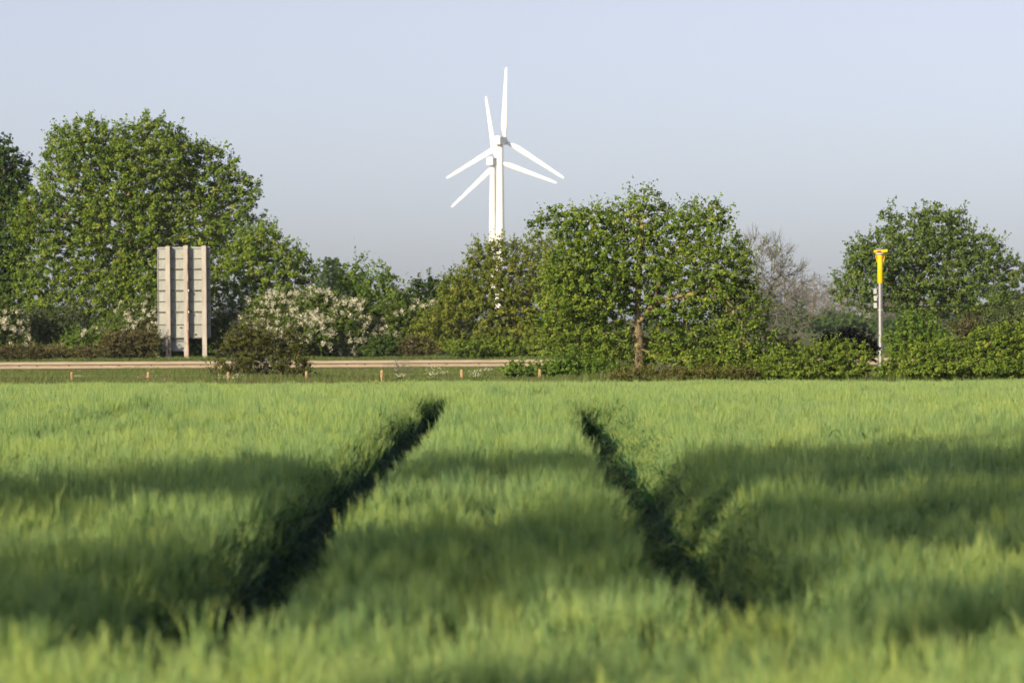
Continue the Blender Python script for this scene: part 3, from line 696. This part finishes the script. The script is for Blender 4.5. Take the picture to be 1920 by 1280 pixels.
tree('bare_stems', 'tangle of pale bare stems left of the oak trunk', 'stems', 114.6,
     [(1148, 700, 14, 13), (1168, 700, 12, 12)], 'brown', leaf=.03, spacing=.16, per=2, shoots=0, trunk_r=.022, seed=34, foot=1158, twigs=4, twig_len=.3, tip_r=.006, bark='twig', wood_name='stem')
tree('bare_stems', 'forked pale bare stems right of the oak trunk', 'stems', 114.6,
     [(1224, 700, 12, 13), (1250, 696, 18, 16)], 'brown', leaf=.03, spacing=.18, per=2, shoots=0, trunk_r=.022, seed=35, foot=1222, twigs=3, twig_len=.32, tip_r=.007, bark='twig', wood_name='stem')
tree('hedge', 'low green hedge between the oak and the yellow topped pole', 'hedge', 110,
     [(1440, 690, 30, 20), (1470, 680, 40, 28), (1510, 675, 40, 30), (1550, 670, 44, 36), (1595, 672, 40, 34), (1615, 690, 14, 20), (1480, 698, 60, 14), (1570, 698, 50, 14), (1410, 702, 36, 10)],
     'oak', leaf=.062, spacing=.25, per=24, shoots=1.5, shoot_len=.25, trunk_r=.05, seed=36, foot=1530, tip_r=.006, inner=.3)
tree('hedge', 'dense green hedge rising to the right edge of the picture', 'hedge', 110,
     [(1665, 692, 16, 14), (1690, 680, 34, 28), (1735, 672, 44, 34), (1785, 668, 44, 38), (1835, 660, 46, 44), (1885, 652, 46, 50), (1935, 645, 50, 56), (1760, 695, 80, 14), (1880, 690, 80, 18)],
     'oak', leaf=.062, spacing=.25, per=26, shoots=1.5, shoot_len=.25, trunk_r=.05, seed=37, foot=1800, tip_r=.006, inner=.3)
tree('shrub', 'dark purple almost black bush behind the low hedge', 'shrub', 124,
     [(1560, 638, 28, 18), (1595, 640, 34, 24), (1625, 655, 22, 20)], 'purple', leaf=.08, spacing=.27, per=24, shoots=1.8, shoot_len=.3, trunk_r=.05, seed=38, foot=1595, tip_r=.006)
tree('shrub', 'bright green bush right of the yellow topped pole above the hedge', 'shrub', 142,
     [(1715, 625, 44, 36), (1745, 640, 36, 36), (1690, 645, 36, 30), (1730, 605, 26, 22)], 'fresh', leaf=.085, spacing=.33, per=28, shoots=1.6, shoot_len=.3, trunk_r=.06, seed=39, foot=1720)
tree('shrub', 'rust coloured bush under the right hand oak', 'shrub', 150,
     [(1810, 620, 26, 20), (1830, 612, 18, 16)], 'brown', leaf=.08, spacing=.3, per=22, shoots=1.6, trunk_r=.05, seed=40, foot=1815, twigs=2, twig_len=.35)
tree('shrub', 'grey green bush behind the hedge at the right edge', 'shrub', 150,
     [(1890, 610, 50, 34), (1945, 600, 50, 40), (1850, 625, 30, 24)], 'grey_green', leaf=.085, spacing=.34, per=26, shoots=1.4, trunk_r=.06, seed=41, foot=1890)
tree('shrub', 'dark brown twiggy bush at the right skirt of the field oak', 'shrub', 121,
     [(1455, 640, 22, 20), (1475, 652, 18, 14)], 'brown', leaf=.05, spacing=.24, per=14, shoots=1.4, shoot_len=.25, trunk_r=.04, seed=42, foot=1462, twigs=4, twig_len=.3, tip_r=.006)

# --- thinly leaved tree and far woodland
tree('ash_tree', 'almost leafless tree just coming into leaf right of the field oak', 'tree', 205,
     [(1430, 500, 62, 62), (1470, 540, 44, 56), (1400, 560, 50, 60), (1440, 600, 66, 40), (1500, 590, 36, 40)], 'oak_olive', leaf=.11, spacing=.55, per=3, shoots=.5, shoot_len=.5,
     trunk_r=.17, seed=51, foot=1432, twigs=14, twig_len=1.0, tip_r=.014, bark='twig', inner=.3)
far = [(1470, 560, 62, 40, 640, 'bare', 'grey leafless wood edge tree seen left of the dip'), (1525, 552, 46, 40, 690, 'bare', 'grey leafless far tree between the ash and the right oak'),
       (1580, 556, 46, 44, 660, 'bare', 'grey brown far tree beside the right oak crown'), (1630, 580, 50, 40, 620, 'bare', 'grey brown far tree behind the yellow topped pole'),
       (1400, 580, 60, 40, 620, 'grey_green', 'far bluish tree behind the leafless ash'), (1560, 605, 70, 24, 560, 'grey_green', 'far low bluish wood edge above the dark purple bush'),
       (1690, 590, 60, 40, 640, 'grey_green', 'far bluish tree seen under the right oak crown'), (1900, 590, 70, 50, 660, 'grey_green', 'far bluish tree at the right edge of the picture'),
       (622, 525, 30, 44, 430, 'dark', 'hazy blue green far tree beside the smaller oak'), (655, 550, 40, 40, 450, 'grey_green', 'hazy blue far tree behind the young cherry'),
       (782, 550, 24, 34, 520, 'bare', 'grey leafless far tree between cherry and elder'), (745, 570, 34, 34, 540, 'grey_green', 'hazy far tree low behind the young cherry'),
       (1800, 590, 60, 40, 640, 'grey_green', 'far bluish tree behind the trunk of the right oak'),
       (1500, 606, 60, 26, 420, 'dark', 'far dark green hedge tree low behind the leafless ash'), (1600, 612, 60, 24, 430, 'dark', 'far dark green hedge tree left of the yellow topped pole'),
       (1690, 615, 60, 24, 410, 'dark', 'far dark green hedge tree right of the yellow topped pole'), (1410, 615, 60, 26, 430, 'dark', 'far dark green hedge tree beside the field oak skirt')]
for k, (px, py, rx_, ry_, D_, mt, lab) in enumerate(far):
    tree('woodland_tree', lab, 'tree', D_, [(px, py, rx_ * .7, ry_), (px - rx_ * .4, py + ry_ * .35, rx_ * .6, ry_ * .75), (px + rx_ * .45, py + ry_ * .3, rx_ * .6, ry_ * .75)],
         mt, leaf=.36 if mt != 'bare' else .20, spacing=.95, per=18 if mt != 'bare' else 12, shoots=1.0, shoot_len=1.0, trunk_r=.25, seed=60 + k, foot=px, group='far woodland behind the road',
     twigs=5 if mt == 'bare' else 0, twig_len=1.6, tip_r=.03, bark='bark_grey')

# --- tall trees at the field's left side, out of frame; their shadows lie across the barley
def shade_tree(name, label, x, y, H, W_, seed, z0=1.2):
    D = y
    rng = np.random.default_rng(seed)
    root = empty(name, label, 'tree', (x, y, float(ground_z(x, y))), 0, 'trees beside the field throwing shade on the barley')
    n = 2600; h = rng.uniform(0, 1, n)
    prof = np.interp(h, [0, .12, .45, .8, 1], [.35, .85, 1.0, .7, .15]) * W_ / 2
    a = rng.uniform(0, 6.283, n); r = prof * np.sqrt(rng.uniform(.1, 1, n))
    c = np.stack([np.cos(a) * r, np.sin(a) * r, z0 + h * (H - z0)], 1)
    k = c[poisson(c, .62)]
    gcs = np.stack([rng.normal(0, W_ * .28, 16), rng.normal(0, W_ * .28, 16), rng.uniform(z0, H, 16)], 1)
    ok = np.ones(len(k), bool)
    for g in gcs: ok &= np.linalg.norm(k - g, axis=1) > .62
    k = k[ok]; per = 60
    pos = np.repeat(k, per, 0) + unit(rng.normal(size=(len(k) * per, 3))) * rng.uniform(0, 1, (len(k) * per, 1)) ** .45 * .5
    v, f = leaf_quads(pos, rng.normal(size=(len(pos), 3)) + np.array([0, 0, .5]), .15 * rng.uniform(.7, 1.3, len(pos)), rng)
    link('crown', mesh_np('crown', v, f, {'tint': ('FACE', 'FLOAT', rng.uniform(0, 1, len(pos)))}), M['oak'], root)
    ax = np.stack([rng.normal(0, .08, 9), rng.normal(0, .08, 9), np.linspace(-.1, H * .92, 9)], 1); ax[0, :2] = 0
    rr = np.linspace(.24, .03, 9)
    P0, P1, A0, A1 = [ax[:-1]], [ax[1:]], [rr[:-1]], [rr[1:]]
    j = np.argmin(np.abs(ax[None, :, 2] - (k[:, 2:3] * .8)), axis=1)
    P0.append(ax[j]); P1.append(k); A0.append(np.full(len(k), .03)); A1.append(np.full(len(k), .01))
    v, f = frustums(np.concatenate(P0), np.concatenate(P1), np.concatenate(A0), np.concatenate(A1), 5)
    link('trunk', mesh_np('trunk', v, f, smooth=True), M['bark'], root)
def uv(u, v):   # across and along the sun's ground direction
    a = math.radians(35); return (u * math.cos(a) + v * math.sin(a), -u * math.sin(a) + v * math.cos(a))
for k, (u, v, H, W_, z0, lab) in enumerate(((-17.4, -6, 16.5, 5.0, 1.0, 'tall tree left of the camera shading the far barley'),
                                            (-11.4, -7, 15.5, 4.4, 2.0, 'tall tree left of the camera shading the near barley'),
                                            (-14.0, -3.5, 17.5, 4.6, 11.0, 'high crowned tree between the two other shading trees'),
                                            (-6.9, -6, 13.6, 3.2, 7.9, 'slender high crowned tree nearest the camera line'))):
    x, y = uv(u, v); shade_tree('field_side_tree', lab, x, y, H, W_, 80 + k, z0)

# ------------------------------------------------------------------ wind turbines
def turbine(name, label, D, hub_px, hub_py, rot_deg, blade_px, yaw_deg, seed):
    s = D / FPX; hub = at(hub_px, hub_py, D); R = blade_px * s
    yaw = math.radians(yaw_deg); ax = np.array([math.sin(yaw), math.cos(yaw), 0.0])      # rotor axis points away from the camera, to the right
    side = np.array([math.cos(yaw), -math.sin(yaw), 0.0]); upv = np.array([0, 0, 1.0])
    W_, L, Hn = 2.75, 6.6, 3.0
    tw = hub - ax * (L * .62); gz_ = float(ground_z(tw[0], D)); base = np.array([tw[0], tw[1], gz_])
    root = empty(name, label, 'wind turbine', tuple(base))
    ht = hub[2] - Hn * .5 - gz_
    rad = lambda z: lerp(2.05, 1.12, z / ht)
    tz = [0, ht * .30, ht * .62, ht]
    for a_, b_ in zip(tz[:-1], tz[1:]):
        link('tower_section', MB().lathe([(rad(a_), a_), (rad(b_), b_)], 32).mesh('tower_section', True), M['white'], root)
    for z in tz[1:-1]:
        link('tower_flange', MB().lathe([(rad(z) + .012, z - .07), (rad(z) + .012, z + .07)], 32).mesh('tower_flange', True), M['white_grey'], root)
    link('yaw_bearing', MB().lathe([(1.25, ht - .02), (1.25, ht + .3)], 24).mesh('yaw_bearing', True), M['white_grey'], root)
    # nacelle along the axis
    def P(a, b, c): return tuple(hub - base + ax * a + side * b + upv * c)
    rings = []
    for a_, k in ((-L - .9, .86), (-L - .7, 1.0), (-L * .35, 1.0), (-1.1, .92), (-.75, .72)):
        w, h = W_ / 2 * k, Hn / 2 * k; c_ = .22
        rings.append([P(a_, -w + c_, -h), P(a_, w - c_, -h), P(a_, w, -h + c_), P(a_, w, h - c_), P(a_, w - c_, h), P(a_, -w + c_, h), P(a_, -w, h - c_), P(a_, -w, -h + c_)])
    nac = link('nacelle', MB().rings(rings).mesh('nacelle'), M['white'], root)
    m = MB(); m.rings([[P(a_, b_, c_) for b_, c_ in ((-.5, Hn / 2 - .05), (.5, Hn / 2 - .05), (.5, Hn / 2 + .28), (-.5, Hn / 2 + .28))] for a_ in (-L, -L + 1.3)])
    link('roof_hatch', m.mesh('roof_hatch'), M['white'], nac)
    m = MB(); m.rings([[tuple(np.array(P(-L + .3, .9, 0)) + np.array([.05 * math.cos(t), .05 * math.sin(t), z])) for t in np.arange(6) * math.pi / 3] for z in (Hn / 2 - .1, Hn / 2 + 1.0)])
    link('wind_vane', m.mesh('wind_vane'), M['white_grey'], nac)
    hb = MB().rings([[P(a_, r_ * math.cos(t), r_ * math.sin(t)) for t in np.arange(20) * math.pi / 10] for a_, r_ in ((-.8, .9), (-.5, 1.15), (.7, 1.1), (1.3, .75), (1.65, .15))])
    link('hub', hb.mesh('hub', True), M['white'], root)
    for k in range(3):
        th = math.radians(rot_deg + 120 * k); d = side * math.sin(th) + upv * math.cos(th); tn = side * math.cos(th) - upv * math.sin(th)
        rings = []
        for t, ch, th_, tw_ in ((.03, .046, .046, 0), (.07, .046, .042, .1), (.13, .062, .034, .25), (.21, .086, .026, .3), (.35, .076, .019, .2), (.55, .060, .013, .12), (.75, .047, .009, .06),
                                (.92, .036, .006, .02), (.985, .028, .005, 0), (1.0, .012, .003, 0)):
            ring = []
            for j in range(14):
                g = 2 * math.pi * j / 14; xx = math.cos(g) * .5 + (.0 if t < .1 else .16); yy = math.sin(g) * .5 * (1 - .35 * math.cos(g) * (t > .1))
                a_, b_ = xx * ch * R * -1, yy * th_ * R
                aa = a_ * math.cos(tw_) - b_ * math.sin(tw_); bb = a_ * math.sin(tw_) + b_ * math.cos(tw_)
                ring.append(tuple(hub - base + d * (t * R) + tn * aa + ax * (bb + .3 + .012 * R * t * t)))
            rings.append(ring)
        link('blade', MB().rings(rings).mesh('blade', True), M['white'], root)
turbine('wind_turbine', 'nearer white wind turbine with the higher hub and thicker tower', 1410, 946, 265, 1.0, 138, 23, 1)
turbine('wind_turbine', 'farther white wind turbine with the lower hub, partly behind the other tower', 1510, 932, 304, -11.0, 126, 23, 2)

# ------------------------------------------------------------------ back of the large road sign
def sign():
    D = 174.6; s = D / FPX
    x0 = (346 - 960) * s; gz_ = float(ground_z(x0, D))
    root = empty('road_sign', 'back of a tall aluminium road sign on three steel posts beyond the barrier', 'sign', (x0, D, gz_ - .02), 0)
    root.rotation_euler = (0, math.radians(.5) * -1, math.radians(-2))
    X = lambda px: (px - 346) * s
    Z = lambda py: EYE + (HOR - py) * s - gz_
    seams = [462, 484.5, 504, 524, 544, 564.6, 584, 608, 633]
    for k in range(8):
        z1, z0 = Z(seams[k]), Z(seams[k + 1]); e0 = X(296.5), X(396)
        m = MB().box(((e0[0] + e0[1]) / 2, 0, (z0 + z1) / 2), (e0[1] - e0[0], .012, z1 - z0 - .008))
        p = link('panel', m.mesh('panel'), M['panel'], root)
        # folded stiffening lips along the plank's edges
        bevel(p, .002, 1)
        thick = k % 2 == 1
        hh = .05 if thick else .028; dp = .075 if thick else .05
        q = link('stiffener', MB().box(((e0[0] + e0[1]) / 2, -.008 - dp / 2, z0 + .012), (e0[1] - e0[0] - .01, dp, hh)).mesh('stiffener'), M['flange'], root)
    link('top_flange', MB().box(((X(298) + X(395)) / 2, -.03, Z(464)), (X(395) - X(298), .045, .07)).mesh('top_flange'), M['panel_small'], root)
    # folded side edges, the bottom corners cut
    for px in (297.2, 395.4):
        link('side_flange', MB().box((X(px), -.028, (Z(466) + Z(631)) / 2), (.03, .04, Z(466) - Z(631))).mesh('side_flange'), M['panel'], root)
    link('lower_panel', MB().box(((X(305) + X(348)) / 2, .0, (Z(636) + Z(658)) / 2), (X(348) - X(305), .012, Z(636) - Z(658))).mesh('lower_panel'), M['panel_small'], root)
    link('stiffener', MB().box(((X(306) + X(347)) / 2, -.04, Z(657)), (X(347) - X(306), .06, .035)).mesh('stiffener'), M['flange'], root)
    link('stiffener', MB().box(((X(306) + X(347)) / 2, -.04, Z(638)), (X(347) - X(306), .06, .035)).mesh('stiffener'), M['flange'], root)
    # H section posts standing clear of the panels
    fw, fd = .205, .26
    for k, px in enumerate((317.5, 351.3, 385.5)):
        xc = X(px); y0 = -.095
        m = MB(); zt = Z(461 - (1 if k == 1 else 0)); zb = -.35; zc = (zt + zb) / 2; h = zt - zb
        m.box((xc, y0 - .007, zc), (fw, .014, h)); m.box((xc, y0 - fd + .007, zc), (fw, .014, h)); m.box((xc, y0 - fd / 2, zc), (.012, fd - .028, h - .004))
        p = link('post', m.mesh('post'), M['sign_post'], root)
        link('rust_cap', MB().box((xc + .02, y0 - fd / 2, zt + .012), (.13, fd * .8, .02)).mesh('rust_cap'), M['rust'], p)
        if k == 1:
            link('rusty_edge', MB().box((xc + fw / 2 - .018, y0 - fd - .003, zc + .1), (.042, .006, h - .5)).mesh('rusty_edge'), M['rust'], p)
        if k == 0:
            link('rusty_edge', MB().box((xc + .02, y0 - fd - .003, .55), (.05, .006, .5)).mesh('rusty_edge'), M['rust'], p)
        for py in (504, 544, 584, 632):
            link('clip', MB().box((xc + fw / 2 + .015, y0 - .03, Z(py) + .01), (.05, .05, .05)).mesh('clip'), M['panel'], p)
    for py in (544, 584):
        link('bracket', MB().box((X(356.4), -.36, Z(py)), (.04, .03, .09)).mesh('bracket'), M['white_grey'], root)
sign()

# ------------------------------------------------------------------ crash barrier
def barrier():
    D = 150.0; s = D / FPX; x0 = -22.0
    zt = lambda x: EYE + (HOR - 677.2) * s + .005 * (x + 13) - .012 * 0
    root = empty('crash_barrier', 'long dusty steel crash barrier running along the road', 'crash barrier', (0, D, float(ground_z(0, D))))
    gz_ = float(ground_z(0, D))
    # corrugated W profile: depth towards the camera (negative y) against height
    prof = [(.0, 0), (-.012, -.012), (-.075, -.050), (-.083, -.070), (-.083, -.098), (-.075, -.112), (-.005, -.138), (-.002, -.156), (-.005, -.174), (-.075, -.200), (-.083, -.214), (-.083, -.242), (-.075, -.262), (-.012, -.300), (0, -.312)]
    seg = 3.2
    def beam_mesh(L):
        m = MB(); n = len(prof)
        for x in (0, L):
            for (y, z) in prof: m.v.append((x, y, z))
            for (y, z) in prof[::-1]: m.v.append((x, y + .004, z))
        n2 = 2 * n
        for i in range(n2): m.f.append([i, (i + 1) % n2, n2 + (i + 1) % n2, n2 + i])
        m.f.append(list(range(n2))[::-1]); m.f.append([n2 + i for i in range(n2)])
        return m.mesh('beam')
    bm_ = beam_mesh(seg + .12); bm_.materials.append(M['rail'])
    boltm = MB().rings([[(r * math.cos(t), y, r * math.sin(t)) for t in np.arange(8) * math.pi / 4] for y, r in ((0, .026), (-.016, .026), (-.024, .014))]).mesh('bolt'); boltm.materials.append(M['bolt'])
    postm = MB().box((0, .06, -.45), (.11, .05, .9)).box((0, .0815, -.45), (.03, .10, .88)).mesh('post'); postm.materials.append(M['rail_post'])
    k = 0; x = x0
    while x < 22:
        b = link('beam', bm_, None, root, (x, -.004 * (k % 2), zt(x) - gz_)); b.rotation_euler = (0, -.005, 0)
        for j in range(3 if k else 3):
            xx = x + .25 + j * 1.25
            link('bolt', boltm, None, root, (xx, -.008 - .004 * (k % 2), zt(xx) - gz_ - .156))
        for j in range(2):
            xx = x + .3 + j * 1.6
            link('post', postm, None, root, (xx, 0.0, zt(xx) - gz_ - .03))
        x += seg; k += 1
barrier()

# ------------------------------------------------------------------ wire fence along the field
def fence():
    D = 112.6; s = D / FPX
    root = empty('wire_fence', 'low wooden post and wire fence along the far edge of the barley field', 'fence', (0, D, float(ground_z(0, D))))
    gz0 = float(ground_z(0, D)); rng = random.Random(4)
    tops = [(-10, 698), (135, 697.5), (278, 697), (428, 697), (575, 695.5), (716, 694), (866, 692.5), (1012, 692), (1627, 690)]
    pos = []
    for px, py in tops:
        x = (px - 960) * s; zt = EYE + (HOR - py) * s; zb = float(ground_z(x, D)) - .25; r = .043 * rng.uniform(.92, 1.1)
        n = 10; m = MB()
        lx, ly = rng.uniform(-.012, .012), rng.uniform(-.012, .012)
        m.lathe([(r * 1.02, zb - gz0), (r, zt - gz0 - .02), (r * .86, zt - gz0)], n, (x, 0))
        m.v = [(a + lx * (c - zb), b + ly * (c - zb), c) for a, b, c in m.v]
        link('post', m.mesh('post', False), M['post'], root); pos.append((x, zt - gz0))
    for dz in (-.10, -.22, -.32):
        for (xa, za), (xb, zb) in zip(pos[:-2], pos[1:-1]):
            xm, zm = (xa + xb) / 2, (za + zb) / 2 - .012
            v, f = frustums([(xa, -.046, za + dz), (xm, -.046, zm + dz)], [(xm, -.046, zm + dz), (xb, -.046, zb + dz)], [.0022] * 2, [.0022] * 2, 4)
            link('wire', mesh_np('wire', v, f), M['wire'], root)
fence()

# ------------------------------------------------------------------ yellow topped camera pole
def pole():
    D = 147.0; s = D / FPX; x0 = (1651.5 - 960) * s; gz_ = float(ground_z(x0, D))
    root = empty('camera_pole', 'silver pole with a yellow top and camera head rising from the hedge', 'pole', (x0, D, gz_))
    root.rotation_euler = (0, math.radians(-.35), 0)
    Z = lambda py: EYE + (HOR - py) * s - gz_
    link('shaft', MB().lathe([(.115, -.2), (.104, Z(690)), (.092, Z(530))], 24).mesh('shaft', True), M['silver'], root)
    link('sleeve', MB().lathe([(.098, Z(531)), (.106, Z(530.5)), (.106, Z(484)), (.118, Z(480)), (.118, Z(478))], 24).mesh('sleeve', True), M['yellow'], root)
    link('collar', MB().lathe([(.09, Z(479)), (.15, Z(477.5)), (.19, Z(476.2)), (.19, Z(475)), (.08, Z(474))], 20).mesh('collar', True), M['grey_box'], root)
    h = MB(); zc = Z(471.6)
    h.rings([[(x, y * .5, zc + z + .10 * x * (x > 0)) for y, z in ((-.22, -.05), (.22, -.05), (.26, .0), (.18, .055), (-.18, .055), (-.26, .0))] for x in (-.235, -.22, .0, .15, .27)])
    hd = link('camera_head', h.mesh('camera_head'), M['yellow'], root); bevel(hd, .01)
    link('lens', MB().box((-.05, -.132, zc - .005), (.16, .01, .05)).mesh('lens'), M['glass'], hd)
    for sx in (-1, 1):
        m = MB(); w = .015
        pts = [(sx * .10, Z(477)), (sx * .165, Z(478)), (sx * .155, Z(484)), (sx * .112, Z(491))]
        for (xa, za), (xb, zb) in zip(pts[:-1], pts[1:]):
            v, f = frustums([(xa, -.02, za)], [(xb, -.02, zb)], [w], [w * .9], 6); b = len(m.v); m.v += [tuple(q) for q in v]; m.f += [[b + i for i in q] for q in f]
        link('bracket', m.mesh('bracket'), M['yellow'], root)
    for py0, py1, dx in ((541, 551, 0), (554.5, 564, .01), (567.5, 577.5, .005)):
        z0, z1 = Z(py1), Z(py0)
        b = link('lamp_box', MB().box((-.20 + dx, 0, (z0 + z1) / 2), (.12, .16, z1 - z0)).mesh('lamp_box'), M['grey_box'], root); bevel(b, .012)
        link('arm', MB().box((-.11, 0, (z0 + z1) / 2), (.07, .03, .03)).mesh('arm'), M['bolt'], b)
    link('band', MB().lathe([(.108, Z(582)), (.108, Z(580))], 20).mesh('band', True), M['grey_box'], root)
pole()

# ------------------------------------------------------------------ flowers on the verge
def cow_parsley(label, px, D, h, seed, n=5, pink=False):
    rng = np.random.default_rng(seed); x = (px - 960) * D / FPX; z0 = float(ground_z(x, D))
    root = empty('campion' if pink else 'cow_parsley', label, 'flower', (x, D, z0), 0, 'wild flowers on the verge')
    P0, P1, hubs = [], [], []
    for k in range(n):
        a = rng.uniform(0, 6.283); sp = rng.uniform(.05, .30); hh = h * rng.uniform(.45, 1.1)
        mid = np.array([math.cos(a) * sp * .4, math.sin(a) * sp * .4, hh * .55]); top = np.array([math.cos(a) * sp, math.sin(a) * sp, hh])
        P0 += [np.array([0, 0, -.03]), mid]; P1 += [mid, top]; hubs.append(top)
        for q in range(2):
            b = rng.uniform(0, 6.283); t2_ = mid + np.array([math.cos(b) * .12, math.sin(b) * .12, hh * .38]); P0.append(mid); P1.append(t2_); hubs.append(t2_)
    v, f = frustums(np.array(P0), np.array(P1), np.full(len(P0), .006), np.full(len(P0), .004), 4)
    link('stem', mesh_np('stem', v, f, {'tint': ('FACE', 'FLOAT', np.full(len(f), .5))}), M['stem'], root)
    hubs = np.array(hubs); k = 5; pos = np.repeat(hubs, k, 0) + rng.normal(0, 1, (len(hubs) * k, 3)) * np.array([.05, .05, .02])
    v, f = leaf_quads(pos, np.array([0, -.5, .8]) + rng.normal(size=(len(pos), 3)) * .35, .027 * rng.uniform(.6, 1.3, len(pos)), rng, aspect=.95)
    link('flower_heads', mesh_np('flower_heads', v, f, {'tint': ('FACE', 'FLOAT', rng.uniform(.3, 1, len(pos)))}), M['pink'] if pink else M['blossom'], root)
    pos = np.array([0, 0, h * .25]) + rng.normal(size=(70, 3)) * np.array([.12, .12, h * .14])
    v, f = leaf_quads(pos, rng.normal(size=(70, 3)) + np.array([0, 0, .6]), .07 * rng.uniform(.6, 1.3, 70), rng)
    link('leaves', mesh_np('leaves', v, f, {'tint': ('FACE', 'FLOAT', rng.uniform(0, 1, 70))}), M['fresh'], root)
for k, (lab, px, D, h, n) in enumerate((('white cow parsley at the foot of the third fence post from the left', 418, 111.8, .26, 5), ('white cow parsley just right of the third fence post from the left', 446, 112.0, .30, 5),
        ('white cow parsley below the thin sapling', 756, 111.8, .24, 4), ('dense white cow parsley midway between the last two visible left fence posts', 806, 111.8, .33, 7),
        ('tall cow parsley left of the sixth fence post', 828, 113.5, .48, 4), ('white cow parsley just right of the sixth fence post', 886, 111.8, .34, 6), ('small cow parsley left of the bramble thicket', 906, 112.2, .36, 3),
        ('white umbels in the hedge right of the field oak', 1494, 114.2, .36, 4), ('white umbels in the low hedge nearer the pole', 1520, 114.2, .33, 3), ('faint cow parsley right of the first fence post', 146, 113.5, .26, 3))):
    cow_parsley(lab, px, D, h, 200 + k, n)
for k, (lab, px, h) in enumerate((('pink flowers left of the second fence post', 268, .22), ('pink flowers right of the second fence post', 286, .20), ('pink flowers well right of the second fence post', 314, .17))):
    cow_parsley(lab, px, 111.6, h, 230 + k, 5, True)

# ------------------------------------------------------------------ haze
def haze():
    me = MB().box((0, 700, 47.5), (1500 * 2 - 100, 2000 + 1200 + 100, 99)).mesh('haze')
    m, n, l, out = new_mat('haze_air')
    p = n.new('ShaderNodeVolumePrincipled'); p.inputs['Density'].default_value = .00011; p.inputs['Color'].default_value = (.76, .86, 1.0, 1)
    p.inputs['Anisotropy'].default_value = 0.0
    l.new(p.outputs[0], out.inputs['Volume'])
    o = link('haze', me, m); o['kind'] = 'stuff'; o['label'] = 'thin pale haze in the air'
haze()
